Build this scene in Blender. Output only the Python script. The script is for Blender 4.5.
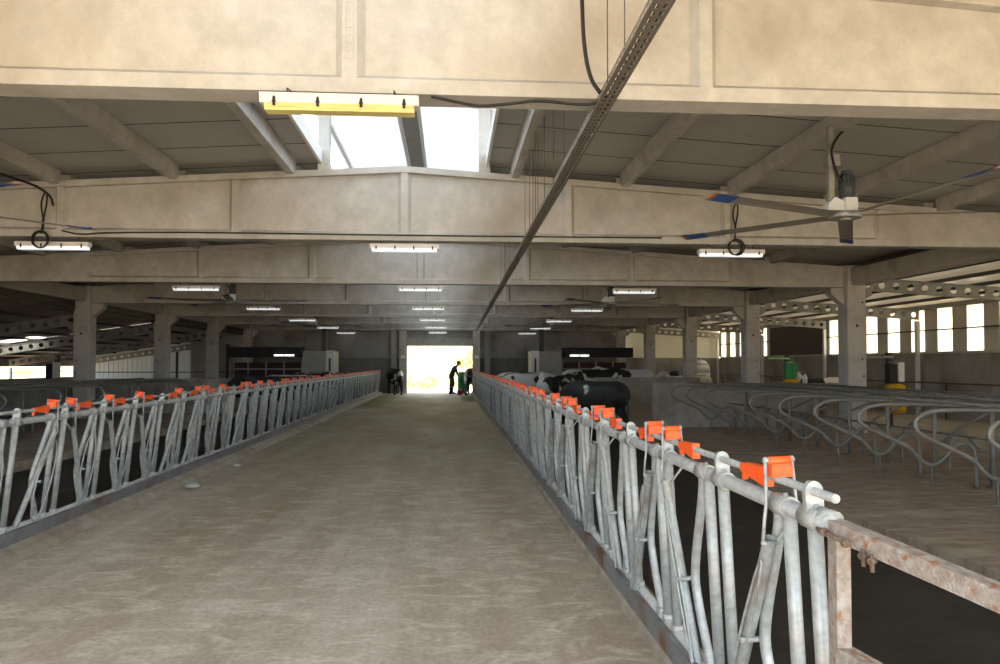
import bpy, bmesh, math, random
from mathutils import Vector, Matrix, Euler
random.seed(7)
PI = math.pi
SC = bpy.context.scene
COL = SC.collection
for o in list(bpy.data.objects):
    bpy.data.objects.remove(o)

# ------------------------------------------------------------------ camera
FPX = 722.0
cam_d = bpy.data.cameras.new('camera'); cam = bpy.data.objects.new('camera', cam_d); COL.objects.link(cam)
cam_d.sensor_width = 36.0; cam_d.lens = FPX * 36.0 / 1000.0
cam.location = (0, 0, 1.65)
YAW, PITCH = 3.96, 1.5
cam.rotation_euler = (math.radians(90 + PITCH), 0, math.radians(-YAW))
cam_d.shift_y = (31.5 - FPX * math.tan(math.radians(PITCH))) / 1000.0
cam_d.clip_start = 0.05; cam_d.clip_end = 500
SC.camera = cam

# ------------------------------------------------------------------ sky, sun, exposure
w = bpy.data.worlds.new('sky'); SC.world = w; w.use_nodes = True
nt = w.node_tree; nt.nodes.clear()
bg = nt.nodes.new('ShaderNodeBackground'); wo = nt.nodes.new('ShaderNodeOutputWorld')
bg.inputs[0].default_value = (0.78, 0.89, 1.0, 1); bg.inputs[1].default_value = 1.7
nt.links.new(bg.outputs[0], wo.inputs[0])
sd = bpy.data.lights.new('sun', 'SUN'); sd.energy = 6.5; sd.angle = math.radians(0.6); sd.color = (1.0, 0.93, 0.82)
sun = bpy.data.objects.new('sun', sd); COL.objects.link(sun)
sun.rotation_euler = Vector((-0.22, 0.62, -1.0)).to_track_quat('-Z', 'Y').to_euler()
sun.location = (10, -20, 30)
SC.view_settings.view_transform = 'Standard'; SC.view_settings.look = 'None'
SC.view_settings.gamma = 1.0; SC.view_settings.use_curve_mapping = False
SC.view_settings.exposure = 1.72
try:
    SC.cycles.max_bounces = 14; SC.cycles.diffuse_bounces = 7; SC.cycles.use_denoising = True
    SC.cycles.transmission_bounces = 10; SC.cycles.sample_clamp_indirect = 12
except Exception:
    pass

# ------------------------------------------------------------------ materials
MATS = {}
def rgba(c): return (c[0], c[1], c[2], 1.0)
def mat(name, col, col2=None, scale=6.0, rough=0.8, metal=0.0, bump=0.0, bump_scale=40.0, stain=None, stain_scale=1.2,
        stain_lo=0.5, stain_hi=0.75, stretch=(1, 1, 1), coords='Object', spec=0.4, translucent=None, emit=None, detail=8.0):
    m = bpy.data.materials.new(name); m.use_nodes = True
    t = m.node_tree; n = t.nodes; L = t.links
    b = n['Principled BSDF']
    b.inputs['Roughness'].default_value = rough; b.inputs['Metallic'].default_value = metal
    b.inputs['Specular IOR Level'].default_value = spec
    tc = n.new('ShaderNodeTexCoord'); mp = n.new('ShaderNodeMapping'); mp.inputs['Scale'].default_value = stretch
    if coords == 'World':
        g = n.new('ShaderNodeNewGeometry'); L.new(g.outputs['Position'], mp.inputs[0])
    else:
        L.new(tc.outputs['Object'], mp.inputs[0])
    out = None
    if col2 is not None:
        ns = n.new('ShaderNodeTexNoise'); ns.inputs['Scale'].default_value = scale; ns.inputs['Detail'].default_value = detail
        ns.inputs['Roughness'].default_value = 0.65
        L.new(mp.outputs[0], ns.inputs['Vector'])
        r = n.new('ShaderNodeValToRGB'); r.color_ramp.elements[0].position = 0.33; r.color_ramp.elements[1].position = 0.67
        r.color_ramp.elements[0].color = rgba(col); r.color_ramp.elements[1].color = rgba(col2)
        L.new(ns.outputs['Fac'], r.inputs[0]); out = r.outputs[0]
    if stain is not None:
        ns2 = n.new('ShaderNodeTexNoise'); ns2.inputs['Scale'].default_value = stain_scale; ns2.inputs['Detail'].default_value = 6.0
        L.new(mp.outputs[0], ns2.inputs['Vector'])
        mr = n.new('ShaderNodeMapRange'); mr.inputs[1].default_value = stain_lo; mr.inputs[2].default_value = stain_hi
        L.new(ns2.outputs['Fac'], mr.inputs[0])
        mx = n.new('ShaderNodeMixRGB'); L.new(mr.outputs[0], mx.inputs[0])
        if out is not None: L.new(out, mx.inputs[1])
        else: mx.inputs[1].default_value = rgba(col)
        mx.inputs[2].default_value = rgba(stain); out = mx.outputs[0]
    if out is not None: L.new(out, b.inputs['Base Color'])
    else: b.inputs['Base Color'].default_value = rgba(col)
    if bump > 0:
        nb = n.new('ShaderNodeTexNoise'); nb.inputs['Scale'].default_value = bump_scale; nb.inputs['Detail'].default_value = 5.0
        L.new(mp.outputs[0], nb.inputs['Vector'])
        bp = n.new('ShaderNodeBump'); bp.inputs['Strength'].default_value = bump; bp.inputs['Distance'].default_value = 0.02
        L.new(nb.outputs['Fac'], bp.inputs['Height']); L.new(bp.outputs[0], b.inputs['Normal'])
    if translucent:
        tr = n.new('ShaderNodeBsdfTranslucent'); tr.inputs[0].default_value = rgba(col)
        ms = n.new('ShaderNodeMixShader'); ms.inputs[0].default_value = translucent
        L.new(b.outputs[0], ms.inputs[1]); L.new(tr.outputs[0], ms.inputs[2])
        L.new(ms.outputs[0], n['Material Output'].inputs[0])
    if emit:
        b.inputs['Emission Color'].default_value = rgba(emit[0]); b.inputs['Emission Strength'].default_value = emit[1]
    MATS[name] = m
    return m

mat('concrete_beam', (0.39, 0.373, 0.343), (0.51, 0.493, 0.46), 4.5, 0.85, bump=0.2, bump_scale=70, detail=12.0, stain=(0.33, 0.295, 0.245), stain_scale=1.1, stain_lo=0.5, stain_hi=0.75)
mat('concrete_column', (0.42, 0.39, 0.345), (0.52, 0.49, 0.44), 2.5, 0.85, bump=0.12, stain=(0.30, 0.25, 0.20), stain_scale=1.3, stain_lo=0.55, stain_hi=0.8)
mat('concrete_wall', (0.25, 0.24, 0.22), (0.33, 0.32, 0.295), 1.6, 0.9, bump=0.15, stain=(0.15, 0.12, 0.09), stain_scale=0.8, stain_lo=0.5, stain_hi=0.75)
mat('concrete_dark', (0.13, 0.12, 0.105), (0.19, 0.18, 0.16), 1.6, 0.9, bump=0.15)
mat('concrete_low', (0.27, 0.25, 0.22), (0.42, 0.40, 0.36), 2.0, 0.9, bump=0.15, stain=(0.13, 0.085, 0.05), stain_scale=0.9, stain_lo=0.5, stain_hi=0.72)
mat('curb', (0.24, 0.20, 0.155), (0.38, 0.33, 0.27), 5, 0.9, bump=0.3, bump_scale=25, stain=(0.20, 0.15, 0.11), stain_scale=2)
mat('manure', (0.014, 0.012, 0.010), (0.036, 0.031, 0.026), 1.8, 0.55, bump=0.35, bump_scale=7, stain=(0.075, 0.066, 0.056), stain_scale=1.6, stain_lo=0.58, stain_hi=0.75)
mat('bedding', (0.19, 0.145, 0.105), (0.36, 0.29, 0.22), 3.0, 0.95, bump=0.5, bump_scale=9, stain=(0.42, 0.36, 0.29), stain_scale=1.1, stain_lo=0.5, stain_hi=0.8, stretch=(1, 2.2, 1))
mat('wing_floor', (0.22, 0.20, 0.175), (0.33, 0.305, 0.27), 1.0, 0.9, bump=0.2)
mat('roof_panel', (0.40, 0.395, 0.37), (0.44, 0.435, 0.41), 3, 0.6)
mat('galvanized', (0.27, 0.285, 0.28), (0.44, 0.46, 0.455), 22, 0.45, 0.25, stain=(0.27, 0.22, 0.165), stain_scale=5, stain_lo=0.55, stain_hi=0.75)
mat('galvanized_rail', (0.24, 0.25, 0.25), (0.36, 0.37, 0.37), 30, 0.5, 0.3, stain=(0.40, 0.42, 0.42), stain_scale=12, stain_lo=0.55, stain_hi=0.7)
mat('galvanized_dull', (0.34, 0.345, 0.33), (0.46, 0.465, 0.45), 12, 0.5, 0.3, stain=(0.22, 0.17, 0.12), stain_scale=4, stain_lo=0.55, stain_hi=0.75)
mat('divider_pipe', (0.17, 0.172, 0.155), (0.26, 0.262, 0.24), 6, 0.5, 0.3, stain=(0.19, 0.15, 0.11), stain_scale=3, stain_lo=0.5, stain_hi=0.7)
mat('orange', (0.85, 0.085, 0.012), (0.92, 0.13, 0.02), 9, 0.45)
mat('rail_dark', (0.16, 0.165, 0.17), (0.23, 0.235, 0.24), 6, 0.6, 0.2, stain=(0.15, 0.07, 0.035), stain_scale=3, stain_lo=0.55, stain_hi=0.72)
mat('rust', (0.34, 0.31, 0.28), (0.19, 0.145, 0.115), 30, 0.75, 0.1, bump=0.4, bump_scale=90, stain=(0.24, 0.10, 0.04), stain_scale=26, stain_lo=0.56, stain_hi=0.68)
mat('rust_brown', (0.10, 0.065, 0.045), (0.22, 0.16, 0.12), 12, 0.75, 0.2, bump=0.4)
mat('steel_dark', (0.065, 0.06, 0.055), (0.10, 0.095, 0.085), 8, 0.6, 0.3)
mat('steel_grey', (0.26, 0.255, 0.235), (0.36, 0.35, 0.32), 5, 0.55, 0.3, stain=(0.20, 0.13, 0.08), stain_scale=4, stain_lo=0.6, stain_hi=0.8)
mat('white_steel', (0.62, 0.63, 0.62), (0.72, 0.72, 0.70), 6, 0.5, stain=(0.5, 0.44, 0.36), stain_scale=5, stain_lo=0.6, stain_hi=0.8)
mat('white_panel', (0.74, 0.74, 0.72), (0.80, 0.80, 0.78), 4, 0.5)
mat('grey_sheet', (0.30, 0.29, 0.26), (0.36, 0.35, 0.31), 4, 0.5, 0.1)
mat('gold_sheet', (0.62, 0.52, 0.38), (0.74, 0.63, 0.47), 1.2, 0.30, 0.2, translucent=0.035)
mat('brown_sheet', (0.20, 0.17, 0.14), (0.30, 0.26, 0.21), 1.2, 0.5, 0.4)
mat('fibre_window', (0.93, 0.90, 0.80), None, translucent=0.8, rough=0.6)
mat('wall_sheet', (0.46, 0.44, 0.38), (0.54, 0.52, 0.45), 4, 0.5, translucent=0.05)
mat('cream_sheet', (0.82, 0.78, 0.66), None, translucent=0.09, rough=0.6)
mat('white_sheet', (0.80, 0.82, 0.82), None, translucent=0.10, rough=0.6)
mat('monitor_sheet', (0.86, 0.89, 0.91), None, translucent=0.25, rough=0.6)
mat('tray_metal', (0.20, 0.18, 0.15), (0.27, 0.245, 0.21), 6, 0.55, 0.5)
mat('black', (0.012, 0.012, 0.012), None, rough=0.6)
mat('rubber', (0.03, 0.03, 0.03), None, rough=0.7)
mat('motor_dark', (0.045, 0.055, 0.075), (0.07, 0.08, 0.10), 12, 0.45)
mat('blade', (0.33, 0.31, 0.27), (0.40, 0.38, 0.33), 3, 0.4, 0.5)
mat('blue', (0.035, 0.09, 0.30), None, rough=0.5)
mat('fan_orange', (0.35, 0.17, 0.07), None, rough=0.5)
mat('fixture', (0.68, 0.65, 0.60), None, rough=0.5)
mat('lens_white', (0.85, 0.87, 0.9), None, rough=0.4, emit=((0.92, 0.97, 1.0), 0.2))
mat('lens_yellow', (0.42, 0.33, 0.08), (0.68, 0.58, 0.24), 9, 0.3, stretch=(0.4, 1, 9), emit=((1.0, 0.80, 0.25), 0.02))
mat('yellow', (0.72, 0.46, 0.02), (0.80, 0.55, 0.05), 10, 0.6)
mat('bristle', (0.75, 0.50, 0.02), (0.60, 0.36, 0.01), 60, 0.9, bump=0.8, bump_scale=120)
mat('green', (0.05, 0.30, 0.12), None, rough=0.6)
mat('lime', (0.25, 0.75, 0.22), None, rough=0.6)
mat('red', (0.55, 0.03, 0.04), None, rough=0.5)
mat('dark_red', (0.05, 0.016, 0.016), None, rough=0.6)
mat('skin', (0.40, 0.24, 0.17), None, rough=0.6)
mat('shirt', (0.03, 0.03, 0.04), None, rough=0.9)
mat('trousers', (0.035, 0.03, 0.03), None, rough=0.9)
mat('boots', (0.015, 0.015, 0.018), None, rough=0.5)
mat('hair', (0.02, 0.015, 0.012), None, rough=0.8)
mat('feed', (0.16, 0.145, 0.06), (0.27, 0.24, 0.11), 18, 0.95, bump=0.8, bump_scale=40)
mat('stone', (0.36, 0.34, 0.30), (0.46, 0.44, 0.40), 9, 0.9, bump=0.4)
mat('dirt', (0.54, 0.40, 0.245), (0.64, 0.49, 0.315), 0.5, 0.95, bump=0.3, bump_scale=4)
mat('yard', (0.70, 0.70, 0.70), (0.76, 0.76, 0.76), 0.6, 0.9)
mat('hill', (0.50, 0.42, 0.13), (0.66, 0.58, 0.34), 0.25, 0.95)
mat('leaf', (0.40, 0.39, 0.15), (0.52, 0.46, 0.22), 1.2, 0.9)
mat('bark', (0.12, 0.08, 0.05), None, rough=0.9)

def floor_mat():
    m = bpy.data.materials.new('feed_alley_concrete'); m.use_nodes = True
    t = m.node_tree; n = t.nodes; L = t.links; b = n['Principled BSDF']
    b.inputs['Roughness'].default_value = 0.72; b.inputs['Specular IOR Level'].default_value = 0.35
    g = n.new('ShaderNodeNewGeometry')
    def noise(scale, stretch, detail=6, dist=0.0, rot=0.0):
        mp = n.new('ShaderNodeMapping'); mp.inputs['Scale'].default_value = stretch; mp.inputs['Rotation'].default_value = (0, 0, rot)
        L.new(g.outputs['Position'], mp.inputs[0])
        x = n.new('ShaderNodeTexNoise'); x.inputs['Scale'].default_value = scale; x.inputs['Detail'].default_value = detail
        x.inputs['Distortion'].default_value = dist; x.inputs['Roughness'].default_value = 0.62
        L.new(mp.outputs[0], x.inputs['Vector']); return x
    def ramp(src, p0, c0, p1, c1):
        r = n.new('ShaderNodeValToRGB'); r.color_ramp.elements[0].position = p0; r.color_ramp.elements[1].position = p1
        r.color_ramp.elements[0].color = rgba(c0); r.color_ramp.elements[1].color = rgba(c1)
        L.new(src, r.inputs[0]); return r
    def mix(f, a, c):
        x = n.new('ShaderNodeMixRGB')
        if isinstance(f, float): x.inputs[0].default_value = f
        else: L.new(f, x.inputs[0])
        L.new(a, x.inputs[1])
        if isinstance(c, tuple): x.inputs[2].default_value = rgba(c)
        else: L.new(c, x.inputs[2])
        return x
    big = noise(0.55, (1, 0.35, 1), 5)
    base = ramp(big.outputs['Fac'], 0.38, (0.34, 0.29, 0.225), 0.68, (0.64, 0.585, 0.50))
    # wheel-worn streaks along the alley
    st = noise(1.6, (1.3, 0.10, 1), 4)
    strk = ramp(st.outputs['Fac'], 0.35, (0.28, 0.23, 0.175), 0.7, (0.70, 0.65, 0.57))
    c1 = mix(0.5, base.outputs[0], strk.outputs[0])
    wob = noise(0.7, (1, 0.5, 1), 4)
    xs_ = n.new('ShaderNodeSeparateXYZ'); L.new(g.outputs['Position'], xs_.inputs[0])
    wa = n.new('ShaderNodeMath'); wa.operation = 'MULTIPLY_ADD'; wa.inputs[1].default_value = 2.2; L.new(wob.outputs['Fac'], wa.inputs[0]); L.new(xs_.outputs['X'], wa.inputs[2])
    rx = n.new('ShaderNodeValToRGB'); er = rx.color_ramp.elements
    mm = n.new('ShaderNodeMapRange'); mm.inputs[1].default_value = -3.0; mm.inputs[2].default_value = 2.6; L.new(wa.outputs[0], mm.inputs[0])
    for p_, v_ in ((0.0, 0.75), (0.16, 0.15), (0.32, 0.9), (0.5, 0.25), (0.66, 0.05), (0.80, 0.75)):
        q_ = er.new(p_); q_.color = (v_, v_, v_, 1)
    L.new(mm.outputs[0], rx.inputs[0])
    tm = n.new('ShaderNodeMath'); tm.operation = 'MULTIPLY'; tm.inputs[1].default_value = 0.6; L.new(rx.outputs[0], tm.inputs[0])
    c1 = mix(tm.outputs[0], c1.outputs[0], (0.29, 0.215, 0.145))
    # short sweeping scrape marks across it
    sw = noise(5.0, (0.55, 1.0, 1), 5, 0.9, 0.55)
    swr = ramp(sw.outputs['Fac'], 0.48, (0, 0, 0), 0.68, (1, 1, 1))
    c2 = mix(0.5, c1.outputs[0], (0.74, 0.69, 0.61)); 
    sm = n.new('ShaderNodeMath'); sm.operation = 'MULTIPLY'; sm.inputs[1].default_value = 0.5
    L.new(swr.outputs[0], sm.inputs[0]); L.new(sm.outputs[0], c2.inputs[0])
    fine = noise(26, (1, 1, 1), 3)
    fr = ramp(fine.outputs['Fac'], 0.35, (0.82, 0.82, 0.82), 0.65, (1.08, 1.08, 1.08))
    mul = n.new('ShaderNodeMixRGB'); mul.blend_type = 'MULTIPLY'; mul.inputs[0].default_value = 1.0
    L.new(c2.outputs[0], mul.inputs[1]); L.new(fr.outputs[0], mul.inputs[2])
    # feed dust deeper in the alley, olive brown
    sx = n.new('ShaderNodeSeparateXYZ'); L.new(g.outputs['Position'], sx.inputs[0])
    ds = noise(0.8, (1, 0.4, 1), 5)
    mr = n.new('ShaderNodeMapRange'); mr.inputs[1].default_value = 5.0; mr.inputs[2].default_value = 15.0
    L.new(sx.outputs['Y'], mr.inputs[0])
    pr = n.new('ShaderNodeMath'); pr.operation = 'MULTIPLY'; L.new(mr.outputs[0], pr.inputs[0])
    dr = ramp(ds.outputs['Fac'], 0.25, (0.35, 0.35, 0.35), 0.6, (0.85, 0.85, 0.85)); L.new(dr.outputs[0], pr.inputs[1])
    c3 = mix(pr.outputs[0], mul.outputs[0], (0.20, 0.155, 0.075))
    L.new(c3.outputs[0], b.inputs['Base Color'])
    bp = n.new('ShaderNodeBump'); bp.inputs['Strength'].default_value = 0.25; bp.inputs['Distance'].default_value = 0.02
    L.new(sw.outputs['Fac'], bp.inputs['Height']); L.new(bp.outputs[0], b.inputs['Normal'])
    MATS['floor'] = m
floor_mat()

def cow_mat():
    m = bpy.data.materials.new('cow_hide'); m.use_nodes = True
    t = m.node_tree; n = t.nodes; L = t.links; b = n['Principled BSDF']; b.inputs['Roughness'].default_value = 0.7
    tc = n.new('ShaderNodeTexCoord'); oi = n.new('ShaderNodeObjectInfo')
    add = n.new('ShaderNodeVectorMath'); add.operation = 'MULTIPLY_ADD'
    sc = n.new('ShaderNodeCombineXYZ')
    m10 = n.new('ShaderNodeMath'); m10.operation = 'MULTIPLY'; m10.inputs[1].default_value = 37.0
    L.new(oi.outputs['Random'], m10.inputs[0])
    for k in range(3): L.new(m10.outputs[0], sc.inputs[k])
    L.new(tc.outputs['Object'], add.inputs[0]); add.inputs[1].default_value = (1, 1, 1); L.new(sc.outputs[0], add.inputs[2])
    ns = n.new('ShaderNodeTexNoise'); ns.inputs['Scale'].default_value = 1.5; ns.inputs['Detail'].default_value = 1.5
    L.new(add.outputs[0], ns.inputs['Vector'])
    r = n.new('ShaderNodeValToRGB'); r.color_ramp.elements[0].position = 0.56; r.color_ramp.elements[1].position = 0.58
    r.color_ramp.elements[0].color = (0.013, 0.012, 0.012, 1); r.color_ramp.elements[1].color = (0.62, 0.60, 0.56, 1)
    # paler animals carry more white
    L.new(ns.outputs['Fac'], r.inputs[0]); L.new(r.outputs[0], b.inputs['Base Color'])
    MATS['cow'] = m
    m2 = m.copy(); m2.name = 'cow_hide_pale'
    for nd in m2.node_tree.nodes:
        if nd.type == 'VALTORGB':
            nd.color_ramp.elements[0].position = 0.40; nd.color_ramp.elements[1].position = 0.42
    MATS['cow_pale'] = m2
    m3 = m.copy(); m3.name = 'cow_hide_black'
    for nd in m3.node_tree.nodes:
        if nd.type == 'VALTORGB':
            nd.color_ramp.elements[0].position = 0.63; nd.color_ramp.elements[1].position = 0.65
    MATS['cow_black'] = m3
cow_mat()

# ------------------------------------------------------------------ mesh helpers
class MB:
    def __init__(s): s.v = []; s.f = []; s.sm = []
    def _add(s, vs, fs, smooth=False):
        o = len(s.v); s.v.extend([tuple(v) for v in vs])
        for f in fs: s.f.append(tuple(i + o for i in f)); s.sm.append(smooth)
        return s
    def box(s, lo, hi, M=None):
        x0, y0, z0 = lo; x1, y1, z1 = hi
        vs = [Vector(p) for p in ((x0,y0,z0),(x1,y0,z0),(x1,y1,z0),(x0,y1,z0),(x0,y0,z1),(x1,y0,z1),(x1,y1,z1),(x0,y1,z1))]
        if M is not None: vs = [M @ v for v in vs]
        return s._add(vs, [(0,3,2,1),(4,5,6,7),(0,1,5,4),(1,2,6,5),(2,3,7,6),(3,0,4,7)])
    def cbox(s, c, size, M=None):
        h = [k / 2 for k in size]
        return s.box([c[i]-h[i] for i in range(3)], [c[i]+h[i] for i in range(3)], M)
    def tube(s, pts, r, n=8, closed=False, caps=True, smooth=True):
        pts = [Vector(p) for p in pts]; N = len(pts)
        rs = r if isinstance(r, (list, tuple)) else [r] * N
        vs = []; prev = None
        for i, p in enumerate(pts):
            if closed: t = pts[(i+1) % N] - pts[i-1]
            elif i == 0: t = pts[1] - p
            elif i == N-1: t = p - pts[i-1]
            else: t = (pts[i+1]-p).normalized() + (p-pts[i-1]).normalized()
            t.normalize()
            if prev is None:
                a = Vector((0,0,1)) if abs(t.z) < 0.9 else Vector((1,0,0))
                u = t.cross(a).normalized()
            else:
                u = (prev - t * prev.dot(t)).normalized()
            prev = u; w_ = t.cross(u)
            for k in range(n):
                a = 2*PI*k/n
                vs.append(p + (u*math.cos(a) + w_*math.sin(a)) * rs[i])
        fs = []
        rings = N if closed else N-1
        for i in range(rings):
            j = (i+1) % N
            for k in range(n):
                k2 = (k+1) % n
                fs.append((i*n+k, i*n+k2, j*n+k2, j*n+k))
        s._add(vs, fs, smooth)
        if caps and not closed:
            o = len(s.v) - len(vs)
            s.f.append(tuple(o+k for k in range(n-1,-1,-1))); s.sm.append(False)
            s.f.append(tuple(o+(N-1)*n+k for k in range(n))); s.sm.append(False)
        return s
    def cyl(s, p0, p1, r, n=12, r2=None, caps=True, smooth=True):
        return s.tube([p0, p1], [r, r if r2 is None else r2], n, False, caps, smooth)
    def prism(s, poly, a, b, axis='y'):
        # poly: list of 2D points; extruded from a to b along axis
        def P(u, v, t):
            return (u, t, v) if axis == 'y' else ((t, u, v) if axis == 'x' else (u, v, t))
        n = len(poly); vs = [P(u, v, a) for u, v in poly] + [P(u, v, b) for u, v in poly]
        fs = [tuple(range(n)), tuple(range(2*n-1, n-1, -1))]
        fs += [(i, i+n, (i+1) % n + n, (i+1) % n) for i in range(n)]
        return s._add(vs, fs)
    def loft(s, rings, n=14, side=Vector((0,1,0)), smooth=True):
        # rings: (center, halfwidth, halfheight)
        C = [Vector(r[0]) for r in rings]; vs = []
        for i, (c, hw, hh) in enumerate(rings):
            c = Vector(c)
            t = (C[min(i+1, len(C)-1)] - C[max(i-1, 0)]).normalized()
            sd_ = (side - t*side.dot(t)).normalized(); up = t.cross(sd_)
            for k in range(n):
                a = 2*PI*k/n
                vs.append(c + sd_*math.cos(a)*hw + up*math.sin(a)*hh)
        fs = []
        for i in range(len(rings)-1):
            for k in range(n):
                k2 = (k+1) % n
                fs.append((i*n+k, i*n+k2, (i+1)*n+k2, (i+1)*n+k))
        fs.append(tuple(range(n-1,-1,-1))); fs.append(tuple((len(rings)-1)*n+k for k in range(n)))
        return s._add(vs, fs, smooth)
    def ball(s, c, r, n=10, m=6):
        c = Vector(c); rx, ry, rz = r if isinstance(r, (tuple, list)) else (r, r, r)
        vs = [c + Vector((0,0,-rz))]
        for i in range(1, m):
            a = -PI/2 + PI*i/m
            for k in range(n):
                b = 2*PI*k/n; vs.append(c + Vector((rx*math.cos(a)*math.cos(b), ry*math.cos(a)*math.sin(b), rz*math.sin(a))))
        vs.append(c + Vector((0,0,rz))); fs = []
        for k in range(n): fs.append((0, 1+(k+1) % n, 1+k))
        for i in range(m-2):
            for k in range(n):
                k2 = (k+1) % n; fs.append((1+i*n+k, 1+i*n+k2, 1+(i+1)*n+k2, 1+(i+1)*n+k))
        top = len(vs)-1; o = 1+(m-2)*n
        for k in range(n): fs.append((o+k, o+(k+1) % n, top))
        return s._add(vs, fs, True)
    def mesh(s, name, material):
        me = bpy.data.meshes.new(name); me.from_pydata(s.v, [], s.f)
        me.polygons.foreach_set('use_smooth', s.sm)
        bm = bmesh.new(); bm.from_mesh(me); bmesh.ops.recalc_face_normals(bm, faces=bm.faces); bm.to_mesh(me); bm.free()
        if material is not None: me.materials.append(MATS[material])
        me.update(); return me
    def build(s, name, material, parent=None, loc=(0,0,0), rot=(0,0,0)):
        return place(name, s.mesh(name, material), parent, loc, rot)

def place(name, me, parent=None, loc=(0,0,0), rot=(0,0,0)):
    o = bpy.data.objects.new(name, me); COL.objects.link(o)
    o.location = loc; o.rotation_euler = rot
    if parent is not None: o.parent = parent
    return o
def empty(name, loc=(0,0,0), rot=(0,0,0)):
    o = bpy.data.objects.new(name, None); COL.objects.link(o); o.location = loc; o.rotation_euler = rot
    o.empty_display_size = 0.1
    return o
def tag(o, label=None, cat=None, group=None, kind=None):
    if label: o['label'] = label
    if cat: o['category'] = cat
    if group: o['group'] = group
    if kind: o['kind'] = kind
    return o
def struct(o): o['kind'] = 'structure'; return o
def copy_tree(o, parent=None):
    c = o.copy(); COL.objects.link(c)
    if parent is not None: c.parent = parent
    for ch in list(o.children): copy_tree(ch, c)
    return c
def arc(cx, cy, r, a0, a1, n):
    return [(cx + r*math.cos(math.radians(a0+(a1-a0)*i/n)), cy + r*math.sin(math.radians(a0+(a1-a0)*i/n))) for i in range(n+1)]
def smooth_path(pts, it=2):
    pts = [Vector(p) for p in pts]
    for _ in range(it):
        q = [pts[0]]
        for a, b in zip(pts, pts[1:]): q += [a*0.75+b*0.25, a*0.25+b*0.75]
        pts = q + [pts[-1]]
    return pts
ORD = ['nearest', 'second', 'third', 'fourth', 'fifth', 'sixth', 'seventh', 'eighth', 'ninth', 'tenth', 'eleventh', 'twelfth', 'thirteenth', 'fourteenth']

# ------------------------------------------------------------------ layout numbers (metres, y runs down the alley)
XR = -0.685                    # ridge
BAY = 5.9
YB = [4.9 + BAY*k for k in range(7)]      # front faces of the seven roof beams
YF, YE = YB[0]-BAY, 40.3      # open gable, end wall
BT = 0.24                     # beam thickness
ZB = 3.485                     # underside of beams
ZT = 4.60; SL = 0.061         # beam top at ridge, slope
HALF = 10.35
XCR, XCL = XR+HALF, XR-HALF   # column centre lines
XWR = 15.45                   # right outer wall
XWL = -20.2                   # left outer edge
def ztop(x): return ZT - SL*abs(x-XR)

def wing_z(side, x):      # underside of the perforated rafters
    return 3.45 - 0.062*(x-XCR) if side > 0 else 2.88 - 0.15*(abs(x)-abs(XCL))

# ------------------------------------------------------------------ ground, floors
g = MB(); g.box((-150, -120, -0.5), (150, 200, -0.30)); struct(tag(g.build('ground', 'dirt'), 'pale dry earth around the barn', 'ground'))
f = MB(); f.box((-3.62, -3.0, -0.29), (1.17, YE+0.9, 0.0)); struct(tag(f.build('floor', 'floor'), 'worn concrete feed alley running to the far doorway', 'floor'))
f = MB(); f.box((1.36, YF, -0.29), (4.34, YE, -0.16)); struct(tag(f.build('manure_alley', 'manure'), 'dark wet cow alley behind the right feed fence', 'floor'))
f = MB(); f.box((-7.2, YF, -0.29), (-3.98, YE, -0.16)); struct(tag(f.build('manure_alley', 'manure'), 'dark wet cow alley behind the left feed fence', 'floor'))
f = MB(); f.box((4.34, YF, -0.29), (9.9, YE, 0.0)); struct(tag(f.build('stall_bed', 'bedding'), 'brown dirt stall bed under the right dividers', 'floor'))
f = MB(); f.box((-11.6, YF, -0.29), (-7.2, YE, 0.0)); struct(tag(f.build('stall_bed', 'bedding'), 'brown dirt stall bed under the left dividers', 'floor'))
f = MB(); f.box((9.9, YF, -0.29), (XWR, YE, -0.05)); struct(tag(f.build('wing_floor', 'wing_floor'), 'concrete floor of the right side aisle', 'floor'))
f = MB(); f.box((XWL, YF, -0.29), (-11.6, YE, -0.05)); struct(tag(f.build('wing_floor', 'wing_floor'), 'concrete floor of the left side aisle', 'floor'))
f = MB(); f.box((-14, YE+0.9, -0.29), (14, YE+7, -0.02)); struct(tag(f.build('yard', 'yard'), 'pale sunlit yard outside the far doorway', 'yard'))
# kerbs under the fences
def kerb(name, prof, label):
    m = MB(); m.prism(prof, -1.0 if prof[0][0] > 0 else 1.0, YE-0.5, 'y'); struct(tag(m.build(name, 'curb'), label, 'kerb'))
kerb('trim_1', [(1.17, -0.29), (1.37, -0.29), (1.37, 0.10), (1.19, 0.10), (1.155, 0.05), (1.15, 0.0)], 'rough concrete kerb below the right feed fence')
kerb('trim_2', [(-3.60, -0.29), (-3.60, 0.0), (-3.66, 0.05), (-3.74, 0.075), (-3.80, 0.10), (-3.99, 0.10), (-3.99, -0.29)], 'rough concrete kerb below the left feed fence')

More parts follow.
